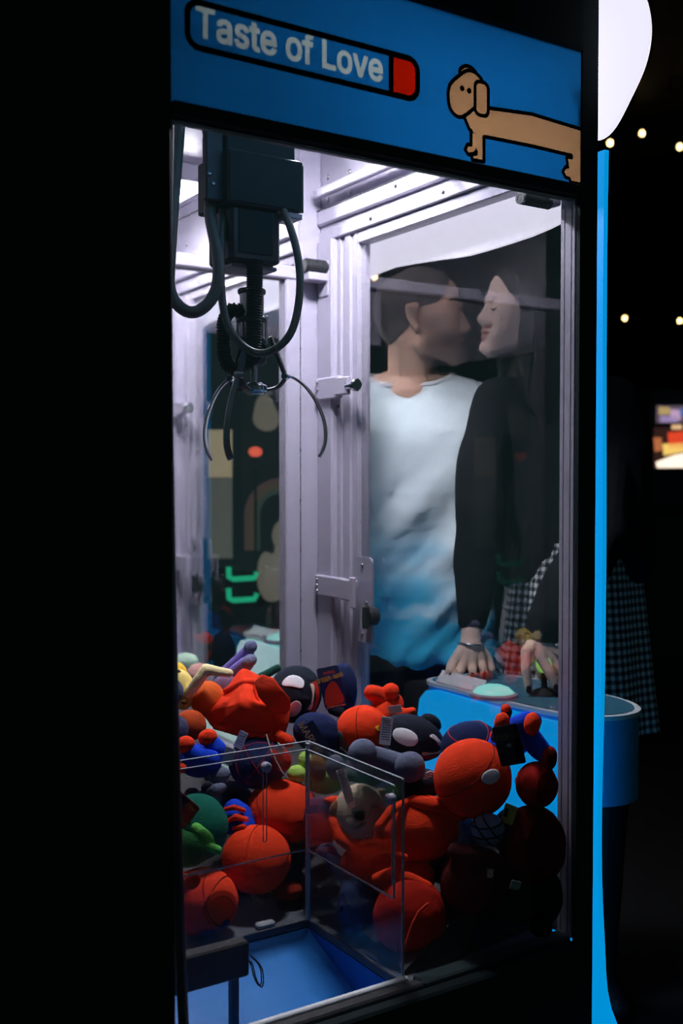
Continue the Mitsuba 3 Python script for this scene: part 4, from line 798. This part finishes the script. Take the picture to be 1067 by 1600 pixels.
t.E('body', 352, 1074, 2.16, 22, 20, 18, 0, S(110, 84, 110))
t = Toy('green_rod_plush', 'dark green plush limb sticking up behind the red hood')
t.limb('limb', [(392, 1066, 2.24, 8), (412, 1056, 2.24, 7), (433, 1044, 2.24, 6)], S(20, 62, 52)); t.E('body', 384, 1084, 2.23, 20, 18, 16, 0, S(24, 60, 52))
# a few toys of the rear compartment seen through the partition glass
t = Toy('rear_plush', 'pale pinkish plush blurred behind the rear partition glass'); t.E('body', 312, 1056, 2.62, 22, 20, 20, 0, S(200, 150, 140))
t = Toy('rear_plush', 'pale mint plush at the far left behind the rear partition glass'); t.E('body', 290, 1034, 2.75, 20, 14, 16, 0, S(190, 220, 195))

# ------------------------------------------------------------------ the couple behind the right-hand glass
SKIN, SKINW = S(214, 170, 146), S(232, 200, 182)
def head_parts(c, f, u, k=1.0, female=False):
    f = np.asarray(f, float) / np.linalg.norm(f); s_ = np.cross(u, f); s_ /= np.linalg.norm(s_); u = np.cross(f, s_)
    L = lambda a, b, d=0.: c + k * (f * a + u * b + s_ * d)
    ms = [hull([(L(-.030, .030), .066 * k), (L(.020, .040), .064 * k), (L(-.030, .0), .060 * k), (L(.0, .048), .060 * k)]),
          hull([(L(.050, .050), .040 * k), (L(.050, .0, .034), .036 * k), (L(.050, .0, -.034), .036 * k), (L(.052, -.04, .026), .030 * k), (L(.052, -.04, -.026), .030 * k), (L(.0, .0), .068 * k)]),
          hull([(L(.052, -.04, .026), .028 * k), (L(.052, -.04, -.026), .028 * k), (L(.074, -.084, .010), .019 * k), (L(.074, -.084, -.010), .019 * k), (L(-.002, -.055, .044), .018 * k), (L(-.002, -.055, -.044), .018 * k), (L(.0, -.01), .062 * k)]),
          hull([(L(.080, .016), .011 * k), (L(.102, -.026), .0095 * k), (L(.088, -.034, .011), .008 * k), (L(.088, -.034, -.011), .008 * k)]),
          hull([(L(.078, .022, .030), .011 * k), (L(.086, .024), .012 * k), (L(.078, .022, -.030), .011 * k)]),
          hull([(L(.084, -.053, .014), .006 * k), (L(.092, -.051), .0075 * k), (L(.084, -.053, -.014), .006 * k)]),
          hull([(L(.082, -.064, .013), .006 * k), (L(.090, -.064), .008 * k), (L(.082, -.064, -.013), .006 * k)]),
          hull([(L(.086, -.088), .013 * k), (L(.070, -.088), .020 * k)])]
    for d in (1, -1):
        ms.append(sph(L(.073, .003, .030 * d), .0125 * k))
        ear_ = [(L(-.012 - .004, -.002, .074 * d), .012), (L(-.006, .018, .077 * d), .010), (L(-.020, .016, .079 * d), .010), (L(-.006, -.026, .072 * d), .008)]
        rim = union([hull(ear_[:3]), hull([ear_[0], ear_[3]])])
        ms.append(rim - sph(L(-.004, .006, .092 * d), .011) - sph(L(-.006, -.008, .089 * d), .008))
    return ms, L, (f, u, s_)
def person(label):
    return thing('person', label, 'person', None)
def handchains(pts): return [chain([(PT(*p[:3]), p[3] * p[2] / F) for p in c], 16) for c in pts]

# --- man
man = person('man in white and aqua dip-dyed T-shirt, kissing the woman beside him behind the glass')
tM = 2.62
hc, hL, (hf, hu, hs) = head_parts(PT(656, 500, tM - .02), RT * .985 + TOCAM * .10 + Z * .06, Z, 1.10)
c_ = math.cos(math.radians(14)); s__ = math.sin(math.radians(14))
SX = RT * c_ - FH * s__; SF = -FH * c_ - RT * s__     # his shoulder line and the way his chest faces
nb = PT(642, 596, tM + .04)
V = lambda a, z, d=0.: np.array([*(nb + SX * a + SF * d)[:2], z])
zs = nb[2]
torso = [hull([(V(-.155, zs - .055), .040), (V(.155, zs - .055), .040), (V(-.05, zs - .01), .040), (V(.05, zs - .01), .040), (V(-.10, zs - .16, .015), .058), (V(.10, zs - .16, .015), .058)]),
         hull([(V(-.10, zs - .16, .015), .058), (V(.10, zs - .16, .015), .058), (V(-.085, zs - .36, .005), .058), (V(.085, zs - .36, .005), .058)]),
         hull([(V(-.085, zs - .36), .058), (V(.085, zs - .36), .058), (V(-.08, .86), .062), (V(.08, .86), .062)])]
neck = chain([(hL(-.018, -.03), .060), (nb + Z * .015, .058), (nb - Z * .03, .07)], 20)
armL = chain([(V(.165, zs - .06), .044), (V(.235, zs - .27, -.13), .038), (V(.33, zs - .36, -.16), .030), (V(.36, zs - .37, -.14), .026)])
armR = chain([(V(-.165, zs - .06), .044), (V(-.19, zs - .32, .01), .038), (V(-.20, zs - .50, .09), .028), (V(-.165, zs - .55, .11), .026)])
def simple_hand(w, d, side, k=1.0, r=.0085):
    d = np.asarray(d, float) / np.linalg.norm(d); side = np.asarray(side, float) - d * (np.asarray(side) @ d); side /= np.linalg.norm(side); n = np.cross(d, side)
    ms = [hull([(w, .022), (w + d * .085 + side * .030, .011), (w + d * .085 - side * .028, .011), (w + d * .03 + side * .032, .013)])]
    for i, (o, L) in enumerate(((.030, .070), (.010, .080), (-.010, .074), (-.028, .058))):
        a = w + d * .085 + side * o; b = a + d * L * .5 + n * .008; c = b + d * L * .4 + n * .02
        ms.append(chain([(a, r), (b, r * .95), (c, r * .8)], 14))
    a = w + d * .03 + side * .036; ms.append(chain([(a, .012), (a + d * .035 + side * .026, .010), (a + d * .062 + side * .030 + n * .008, .008)], 14))
    return ms
legs = [chain([(V(s * .085, .86), .095), (V(s * .09, .48, .01), .06), (V(s * .095, .10, -.02), .042), (V(s * .095, .06, 0), .045)]) for s in (-1, 1)] + [hull([(V(s * .095, .045, -.02), .04), (V(s * .105, .035, .14), .032)]) for s in (-1, 1)]
bodym = soft(union(hc + torso + [neck, armL, armR] + simple_hand(V(.37, zs - .37, -.13), SX, Z) + simple_hand(V(-.19, zs - .56, .115), -Z + SF * .2, SX) + legs), .009, 6)
def man_skin(v):
    r = np.stack([(v - hL(0, 0)) @ hf, (v - hL(0, 0)) @ hu], 1) / 1.10
    beard = np.clip((-.030 - r[:, 1]) / .02, 0, 1) * np.clip((r[:, 0] + .005) / .02, 0, 1) * (np.linalg.norm(v - hL(0, 0), axis=1) < .16)
    return SKIN * (1 - .62 * beard[:, None]) * (1 + .10 * (meshkit.fbm(v * 60 + 30, 3) - .5))[:, None]
put(man, 'body', bodym, 'skin', color=man_skin, smooth=True)
cap = hull([(hL(-.032, .030), .073 * 1.1), (hL(.018, .044), .068 * 1.1), (hL(-.030, -.004), .064 * 1.1), (hL(.0, .052), .066 * 1.1)])
cut = tuple(float(x) for x in -(hf * .93 - hu * .36)); o_ = hL(.046, .02)
cap = cap.trim_by_plane(cut, float(np.dot(cut, o_)))
cut2 = tuple(float(x) for x in (hu * .8 - hf * .6)); cap = cap.trim_by_plane(cut2, float(np.dot(cut2, hL(-.012, -.012))))
hm = soft(cap, .006, 3); vv = np.array(hm.vertices); nn = hm.vertex_normals; hm.vertices = vv + nn * (.004 * (meshkit.fbm(vv * 220, 2) - .5))[:, None]
put(man, 'hair', hm, 'cloth', color=mottled(S(92, 84, 80), .3, 160), smooth=True, label='short dark hair')  # dark hair, its colour lightened to carry the haze of the glass
for d in (1, -1): put(man, 'eyebrow', soft(chain([(hL(.087, .030, .016 * d), .0035), (hL(.085, .036, .032 * d), .004), (hL(.068, .030, .050 * d), .003)], 10), .004, 2), 'cloth', color=S(40, 32, 28), smooth=True)
for d in (1, -1): put(man, 'eyelash', tube(spline([hL(.0945, -.004, .022 * d), hL(.095, -.007, .031 * d), hL(.088, -.004, .042 * d)], 12), .0014, 6), 'cloth', color=S(30, 24, 22), smooth=True)
# T-shirt
def grow(hulls, g): return [m3.Manifold.batch_hull([sph(p, r + g) for p, r in h]) for h in hulls]
shirt = union(grow([[(V(-.158, zs - .055), .045), (V(.158, zs - .055), .045), (V(-.06, zs - .020), .043), (V(.06, zs - .020), .043), (V(-.11, zs - .16, .015), .088), (V(.11, zs - .16, .015), .088)],
              [(V(-.11, zs - .16, .015), .088), (V(.11, zs - .16, .015), .088), (V(-.10, zs - .36, .005), .092), (V(.10, zs - .36, .005), .092)],
              [(V(-.10, zs - .36), .092), (V(.10, zs - .36), .092), (V(-.10, .86), .104), (V(.10, .86), .104), (V(-.10, .72), .106), (V(.10, .72), .106)],
              [(V(-.165, zs - .06), .050), (V(-.192, zs - .24, .0), .058)], [(V(.165, zs - .06), .050), (V(.205, zs - .19, -.08), .058)]], .008))
shirt = shirt.trim_by_plane((0, 0, 1.), .785)
neckcut = [(nb + Z * .066 + SF * .03 + SX * .05, .074), (nb + Z * .066 + SF * .03 - SX * .05, .074), (nb + Z * .060 + SF * .085 + SX * .025, .066), (nb + Z * .060 + SF * .085 - SX * .025, .066), (nb + Z * .13, .07)]
collar = (union(grow([[(V(-.158, zs - .055), .045), (V(.158, zs - .055), .045), (V(-.06, zs - .020), .043), (V(.06, zs - .020), .043), (V(-.11, zs - .16, .015), .088), (V(.11, zs - .16, .015), .088)]], .0105)) ^ hull([(p, r + .011) for p, r in neckcut])) - hull(neckcut)
shirt = shirt - hull(neckcut)
sm = soft(shirt, .010, 12); vv = np.array(sm.vertices); nn = sm.vertex_normals
r_, z_ = (vv - nb) @ SX, vv[:, 2]
qd = r_ * .80 - z_ * .60; al = r_ * .60 + z_ * .80
fold = meshkit.fbm(np.stack([qd * 15, al * 3.2, z_ * 0 + 2], 1), 3, 4) - .5
fold2 = meshkit.fbm(np.stack([r_ * 7 + 9, z_ * 26, z_ * 0 + 5], 1), 2, 8) - .5
low = np.clip((zs - .12 - z_) / .25, 0, 1)
sm.vertices = vv + nn * ((.066 * fold) * (.10 + .90 * low) + .014 * (.15 + .85 * low) * fold2 * (1 - low * .6))[:, None]
def shirt_col(v):
    r = (v - nb) @ SX
    w = meshkit.fbm(v * np.array([7, 7, 9]) + 3, 4, 2)
    lev = zs - .43 + .10 * np.clip(-r * 5, -1, 1) + .20 * (w - .5)      # where the aqua dye begins
    tz = np.clip((lev + .10 - v[:, 2]) / .20, 0, 1); tz = tz * tz * (3 - 2 * tz)
    side = np.clip((-.03 - r) / .09, 0, 1) * np.clip(1 - np.abs(v[:, 2] - (zs - .42)) / .22, 0, 1) * np.clip(w * 2.6 - .6, 0, 1)
    st = np.clip((meshkit.fbm(np.stack([((v - nb) @ SX) * 7, v[:, 2] * 22, v[:, 0] * 0 + 1], 1), 3, 6) - .56) * 7, 0, 1)
    a = np.clip(np.maximum(tz, .9 * side), 0, 1) * (1 - .5 * st)
    return S(224, 239, 243) * (1 - a)[:, None] + S(62, 192, 232) * a[:, None]
put(man, 't_shirt', sm, 'cloth', color=shirt_col, smooth=True, label='white T-shirt dip-dyed aqua towards the hem')
put(man, 'collar', soft(collar, .006, 3), 'cloth', color=S(228, 231, 235), smooth=True)
put(man, 'trousers', soft(union([hull([(V(-.080, .80), .092), (V(.080, .80), .092)]), *[chain([(V(s * .085, .80), .090), (V(s * .092, .48, .01), .078), (V(s * .097, .10, -.01), .070)]) for s in (-1, 1)]]), .015, 6), 'cloth', color=S(20, 24, 32), smooth=True, label='dark trousers')
for s in (-1, 1): put(man, 'shoe', soft(hull([(V(s * .095, .052, -.03), .050), (V(s * .105, .042, .15), .040)]).trim_by_plane((0, 0, 1.), .001), .01, 3), 'cloth', color=S(24, 24, 28), smooth=True)

# --- woman
wom = person('woman in black cardigan and gingham dress, both hands on the blue control counter')
hc, hL, (hf, hu, hs) = head_parts(PT(820, 492, 2.46), -RT * .97 + TOCAM * .22 + Z * .12, Z - RT * .05, 1.02, True)
wc = PT(897, 700, 2.50)
W = lambda a, z, d=0.: np.array([*(wc + RT * a + TOCAM * d)[:2], z])
sh = PT(860, 604, 2.48)[2]
sR, sL = PT(775, 624, 2.46), PT(962, 624, 2.50)
wt = [hull([(sR, .040), (sL, .040), (PT(845, 610, 2.49), .05), (W(-.09, sh - .17), .085), (W(.08, sh - .17), .085)]),
      hull([(W(-.09, sh - .17), .085), (W(.08, sh - .17), .085), (W(-.06, 1.06), .085), (W(.06, 1.06), .085)]), hull([(W(-.06, 1.06), .085), (W(.06, 1.06), .085), (W(-.075, .86), .10), (W(.075, .86), .10)])]
wneck = chain([(hL(-.02, -.03), .048), (PT(830, 585, 2.49), .045), (PT(842, 612, 2.49), .055)])
armR = chain([(sR, .038), (PT(757, 790, 2.40), .036), (PT(740, 935, 2.35), .028), (PT(737, 988, 2.33), .023), (PT(735, 1012, 2.322), .023)])
armL = chain([(sL, .038), (PT(945, 830, 2.38), .036), (PT(880, 945, 2.24), .028), (PT(842, 1000, 2.17), .021), (PT(836, 1012, 2.165), .022)])
hR = handchains([[(735, 1008, 2.320, 16), (706, 1040, 2.305, 9)], [(735, 1008, 2.320, 16), (720, 1045, 2.300, 9)], [(735, 1008, 2.320, 16), (737, 1042, 2.300, 9)], [(737, 1008, 2.320, 16), (751, 1032, 2.310, 9)],
                 [(706, 1040, 2.305, 8.5), (703, 1050, 2.280, 7.5), (705, 1058, 2.275, 6)], [(720, 1045, 2.300, 8), (717, 1053, 2.270, 7), (718, 1060, 2.270, 5.8)], [(737, 1042, 2.300, 7.5), (739, 1049, 2.275, 6.8), (738, 1058, 2.270, 5.6)],
                 [(751, 1032, 2.310, 7.5), (755, 1044, 2.295, 6.6), (757, 1056, 2.290, 5.5)], [(744, 1008, 2.325, 10), (762, 1030, 2.330, 8), (768, 1046, 2.320, 6.5)]])
hLh = handchains([[(838, 1006, 2.165, 15), (822, 1018, 2.15, 9)], [(838, 1006, 2.165, 15), (846, 1028, 2.145, 10)], [(840, 1006, 2.165, 15), (862, 1032, 2.15, 9)], [(842, 1006, 2.165, 15), (878, 1026, 2.155, 8)],
                  [(822, 1018, 2.15, 8.5), (822, 1048, 2.135, 8), (826, 1076, 2.13, 6)], [(846, 1028, 2.145, 9), (858, 1050, 2.13, 8), (868, 1074, 2.125, 6)], [(862, 1032, 2.15, 8), (880, 1052, 2.14, 7), (886, 1074, 2.135, 6)],
                  [(878, 1026, 2.155, 7.5), (896, 1044, 2.15, 6.5), (900, 1066, 2.145, 5.5)], [(832, 1004, 2.17, 10), (838, 1034, 2.175, 7.5), (846, 1058, 2.17, 6)]])
wl = [chain([(W(s * .08, .86), .09), (W(s * .075, .47, .01), .055), (W(s * .075, .09, -.01), .036)]) for s in (-1, 1)] + [hull([(W(s * .075, .05, -.02), .035), (W(s * .08, .03, .13), .026)]) for s in (-1, 1)]
wb = soft(union(hc + wt + [wneck, armR, armL] + hR + hLh + wl), .0075, 4)
def wskin(v):
    c = np.tile(SKINW, (len(v), 1)); c[v[:, 2] < .66] = S(26, 26, 32)
    lip = ((np.linalg.norm(v - hL(.088, -.058), axis=1) < .016))[:, None]
    return np.where(lip, S(205, 150, 138), c) * (1 + .08 * (meshkit.fbm(v * 60 + 30, 3) - .5))[:, None]
put(wom, 'body', wb, 'skin', color=wskin, smooth=True)
hcut = -(hf * .93 - hu * .36)
hair = union([hull([(hL(-.032, .030), .080), (hL(.022, .048), .073), (hL(-.030, -.01), .078), (hL(.0, .058), .070), (hL(-.01, .0, .050), .052), (hL(-.01, .0, -.050), .052)]).trim_by_plane(tuple(float(x) for x in hcut), float(np.dot(hcut, hL(.058, .03)))),
              hull([(hL(-.045, .0), .074), (hL(-.018, -.03, .052), .040), (hL(-.018, -.03, -.052), .040), (hL(-.055, -.10), .078), (hL(-.06, -.24), .066)]),
              chain([(hL(.008, .0, .062), .028), (hL(.006, -.08, .068), .027), (hL(-.020, -.2, .065), .026)]), chain([(hL(.008, .0, -.062), .028), (hL(.006, -.08, -.068), .027), (hL(-.020, -.2, -.065), .026)])])
hm = soft(hair, .007, 5); vv = np.array(hm.vertices); nn = hm.vertex_normals
ang = np.arctan2((vv - hL(-.03, 0)) @ hs, (vv - hL(-.03, 0)) @ hf); hm.vertices = vv + nn * (.005 * (meshkit.noise(np.stack([ang * 14, vv[:, 2] * 6, ang * 0], 1)) - .5))[:, None]
put(wom, 'hair', hm, 'satin', color=S(16, 16, 20), smooth=True, label='long black hair')
for d in (1, -1):
    put(wom, 'eyelash', tube(spline([hL(.0885, -.004, .022 * d), hL(.089, -.007, .031 * d), hL(.082, -.004, .042 * d)], 12), .0015, 6), 'cloth', color=S(20, 18, 20), smooth=True)
    put(wom, 'eyebrow', soft(chain([(hL(.081, .030, .016 * d), .003), (hL(.080, .035, .032 * d), .003), (hL(.066, .030, .048 * d), .0025)], 10), .004, 2), 'cloth', color=S(30, 26, 26), smooth=True)
# cardigan with full sleeves
card = union([hull([(sR, .052), (sL, .052), (PT(838, 622, 2.49), .05), (W(-.09, sh - .17), .10), (W(.08, sh - .17), .10)]), hull([(W(-.09, sh - .17), .10), (W(.08, sh - .17), .10), (W(-.085, 1.05), .108), (W(.085, 1.05), .108)]),
              chain([(sR, .052), (PT(752, 720, 2.43), .056), (PT(751, 800, 2.39), .058), (PT(747, 885, 2.375), .056), (PT(740, 948, 2.345), .037), (PT(738, 968, 2.338), .033)]),
              chain([(sL, .052), (PT(950, 740, 2.44), .056), (PT(938, 840, 2.37), .060), (PT(892, 915, 2.25), .062), (PT(856, 972, 2.185), .046), (PT(846, 988, 2.175), .036)])])
cm_ = soft(card, .012, 8); vv = np.array(cm_.vertices); cm_.vertices = vv + cm_.vertex_normals * (.012 * (meshkit.fbm(vv * np.array([16, 16, 9]), 3) - .5))[:, None]
put(wom, 'cardigan', cm_, 'cloth', color=mottled(S(17, 19, 24), .2, 90), smooth=True, label='black cardigan with full sleeves')
# gingham dress: a gathered skirt, its weave printed in metres of cloth
nt, nz = 160, 40; th = np.linspace(0, 2 * np.pi, nt + 1); zz = np.linspace(1.08, .645, nz)
TH, ZZ = np.meshgrid(th, zz); kk = (1.08 - ZZ) / .435
RR = .150 + .045 * kk + (.003 + .006 * kk) * np.cos(TH * 11 + 1.5 * np.sin(TH * 3))
P3 = wc[None, None] * np.array([1, 1, 0]) + (RR * np.cos(TH) * 1.0)[..., None] * RT + (RR * np.sin(TH) * .82)[..., None] * TOCAM + ZZ[..., None] * Z
ii, jj = np.meshgrid(np.arange(nz - 1), np.arange(nt), indexing='ij'); a = ii * (nt + 1) + jj
fq = np.stack([a, a + nt + 1, a + nt + 2, a + 1], -1).reshape(-1, 4)
dress = trimesh.Trimesh(P3.reshape(-1, 3), np.vstack([fq[:, [0, 1, 2]], fq[:, [0, 2, 3]]]), process=False)
duv = np.stack([TH * .18, ZZ], -1).reshape(-1, 2)
def gingham(p, n, uv):
    per = .0185; a = smoothstep(-.12, .12, dr.sin(uv.x / per * 2 * np.pi)); b = smoothstep(-.12, .12, dr.sin(uv.y / per * 2 * np.pi))
    return mix((.012, .016, .022), (.62, .66, .68), .12 + .88 * a * b - .0) * 1.0 if False else mix((.014, .018, .024), (.64, .67, .68), .5 * a + .5 * b - .25 * (a + b - 2 * a * b))
scene['material_gingham'] = prin(proc(gingham), .9, specular=.1)
put(wom, 'dress', dress, 'gingham', smooth=True, uv=duv, label='black and white gingham dress')
# bracelet and nails
bc = PT(736, 1007, 2.322); ax_ = (PT(737, 988, 2.33) - PT(735, 1012, 2.322)); ax_ /= np.linalg.norm(ax_); u1 = np.cross(ax_, TOCAM); u1 /= np.linalg.norm(u1); u2 = np.cross(ax_, u1)
an = np.linspace(0, 2 * np.pi, 40); put(wom, 'bracelet', tube(bc + np.cos(an)[:, None] * u1 * .0265 + np.sin(an)[:, None] * u2 * .0265 + ax_ * (.004 * np.sin(an))[:, None], .0030, 8), 'steel', label='silver bracelet')
for p in ((738, 1057, 2.263), (705, 1057, 2.268), (718, 1059, 2.263), (757, 1055, 2.284), (826, 1077, 2.124), (868, 1075, 2.119), (886, 1075, 2.129)):
    put(wom, 'fingernail', ell(PT(*p), np.array([4.2, 7, 3.0]) * p[2] / F, CB, 2), 'satin', color=S(18, 18, 24), smooth=True, label='dark painted nail')

# ------------------------------------------------------------------ far background
for i, (px, py, t) in enumerate([(953, 223, 9.), (1003, 208, 9.6), (1062, 229, 9.2), (976, 497, 12.), (1062, 501, 12.), (585, 432, 10.)]):
    lab = ['warm festoon bulb touching the tip of the white side panel', 'warm festoon bulb, highest of those right of the machine', 'warm festoon bulb at the right edge of the photo, upper row',
           'warm festoon bulb in the lower row, nearest the blue light line', 'warm festoon bulb at the right edge of the photo, lower row', 'warm bulb seen through the glass above the man'][i]
    k = thing('festoon_bulb', lab, 'light bulb'); c = PT(px, py, t)
    put(k, 'bulb', lathe([[0, -.028], [.014, -.024], [.022, -.008], [.020, .008], [.010, .022], [0, .026]], c, Z, 20), 'white_metal', e=[7.0, 4.6, 2.0], label='glowing warm glass bulb')
    put(k, 'socket', cyl(c + Z * .022, c + Z * .075, .013), 'black_paint')
    put(k, 'cord', cyl(c + Z * .07, [c[0], c[1], 4.6], .004, 8), 'black_paint')
def board(px0, py0, px1, py1, t, d=.02, off=0.):
    a, b = PT(px0, py1, t), PT(px1, py0, t); w, h = (b - a) @ RT, (b - a)[2]
    return extr(sbox(0, 0, w, h), d, frame(a + TOCAM * off, RT, Z, TOCAM))
def flat(poly_px, t, d=.008, off=0.):
    o = PT(CX, EYE * 0 + CY, t); pts = [((PT(x, y, t) - o) @ RT, (PT(x, y, t) - o) @ Z) for x, y in poly_px.exterior.coords[:-1]]
    return extr(Polygon(pts).buffer(0), d, frame(o + TOCAM * off, RT, Z, TOCAM))
ac = thing('arcade_cabinet', 'far arcade cabinet with a lit marquee and a bright coloured screen at the right edge', 'arcade machine')
put(ac, 'body', [board(1012, 610, 1120, 1240, 7.4, .5, -.52), board(1012, 735, 1120, 790, 7.0, .3, -.3)], 'black_paint')
put(ac, 'marquee', board(1025, 634, 1105, 661, 7.3, .02), 'print', color=S(60, 50, 60), e=[.10, .07, .09], smooth=False)
mq = ac + '__marquee'
for a_, c_e, l in (((1028, 636, 1045, 648), [.45, .32, .12], 'amber'), ((1046, 640, 1062, 656), [.5, .33, .5], 'mauve'), ((1030, 650, 1058, 660), [.30, .22, .42], 'violet'), ((1060, 638, 1067, 650), [.06, .14, .35], 'blue')):
    put(mq, 'patch', flat(Polygon([(a_[0], a_[1]), (a_[2], a_[1] + 1), (a_[2], a_[3]), (a_[0], a_[3])]), 7.28, .004), 'print', color=S(90, 80, 90), e=c_e, smooth=False)
put(ac, 'screen', board(1021, 668, 1105, 732, 7.3, .02), 'print', color=S(20, 14, 14), e=[.03, .012, .01], smooth=False)
mq = ac + '__screen'
for pp, c_e in (([(1042, 676), (1068, 674), (1068, 700), (1044, 700)], [.75, .06, .02]), ([(1020, 684), (1032, 684), (1034, 704), (1022, 706)], [.45, .14, .05]), ([(1034, 694), (1068, 692), (1068, 706), (1036, 712)], [.95, .62, .15]), ([(1024, 722), (1050, 712), (1068, 708), (1068, 731), (1026, 731)], [1.4, 1.15, .9]), ([(1048, 664), (1064, 664), (1064, 671), (1048, 671)], [.8, .5, .25])):
    put(mq, 'picture_area', flat(Polygon(pp), 7.28, .004), 'print', color=S(90, 80, 80), e=c_e, smooth=False)
mb = thing('mural_board', 'dark board with a faint rainbow and cream clouds, seen through the rear glass', 'mural')
tb = 5.0
put(mb, 'board', board(300, 430, 480, 1400, tb + .14, .03), 'print', color=S(40, 48, 58), smooth=False)
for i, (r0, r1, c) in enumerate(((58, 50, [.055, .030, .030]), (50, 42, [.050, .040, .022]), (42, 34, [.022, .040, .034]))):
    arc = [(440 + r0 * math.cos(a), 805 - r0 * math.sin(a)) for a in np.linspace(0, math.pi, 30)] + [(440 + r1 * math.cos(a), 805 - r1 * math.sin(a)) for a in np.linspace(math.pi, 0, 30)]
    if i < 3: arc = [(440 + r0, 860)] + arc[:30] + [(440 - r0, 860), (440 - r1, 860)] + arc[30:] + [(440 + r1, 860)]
    put(mb, 'rainbow_band', flat(Polygon(arc), tb, .01), 'print', color=S(110, 80, 70), e=c, smooth=False)  # painted bands with an added glow, no lamp of their own
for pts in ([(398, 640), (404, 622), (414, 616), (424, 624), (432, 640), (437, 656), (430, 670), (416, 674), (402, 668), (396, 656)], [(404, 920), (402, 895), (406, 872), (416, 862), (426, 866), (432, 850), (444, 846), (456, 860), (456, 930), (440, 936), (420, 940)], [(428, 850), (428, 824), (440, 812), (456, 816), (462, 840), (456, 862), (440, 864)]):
    put(mb, 'cloud', flat(blobshape(pts, 60), tb, .012), 'print', color=S(170, 160, 140), e=[.13, .12, .095], smooth=False, label='painted cream cloud with added glow')  # painted mural clouds; glow added in place of light falling on them
ns = thing('green_sign', 'two glowing green bars seen low through the rear glass', 'neon sign')
for y in (886, 919): put(ns, 'tube', tube([PT(357, y, 4.7), PT(358, y + 16, 4.7), PT(364, y + 19, 4.7), PT(398, y + 17, 4.7), PT(401, y + 8, 4.7)], .012, 10), 'print', color=S(20, 90, 60), e=[.015, .55, .27], smooth=True)
cs = thing('cream_sign', 'tall cream lit board at the far left behind the rear glass', 'sign')
put(cs, 'face', board(326, 672, 364, 746, 4.85, .02), 'print', color=S(180, 165, 130), e=[.34, .29, .18], smooth=False)
put(cs, 'panel', board(326, 747, 364, 872, 4.86, .02), 'print', color=S(140, 135, 120), e=[.085, .09, .075], smooth=False)
put(cs, 'post', board(366, 560, 378, 1300, 4.8, .04), 'black_paint')
rl = thing('red_lamp', 'small blurred red light seen through the rear glass under the claw', 'lamp')
put(rl, 'bulb', ell(PT(399, 706, 4.7), [.030, .022, .03], CB, 3), 'print', color=S(120, 40, 30), e=[1.1, .16, .09], smooth=True); put(rl, 'stem', cyl(PT(399, 706, 4.72) - Z * .6, PT(399, 706, 4.72), .006), 'black_paint')
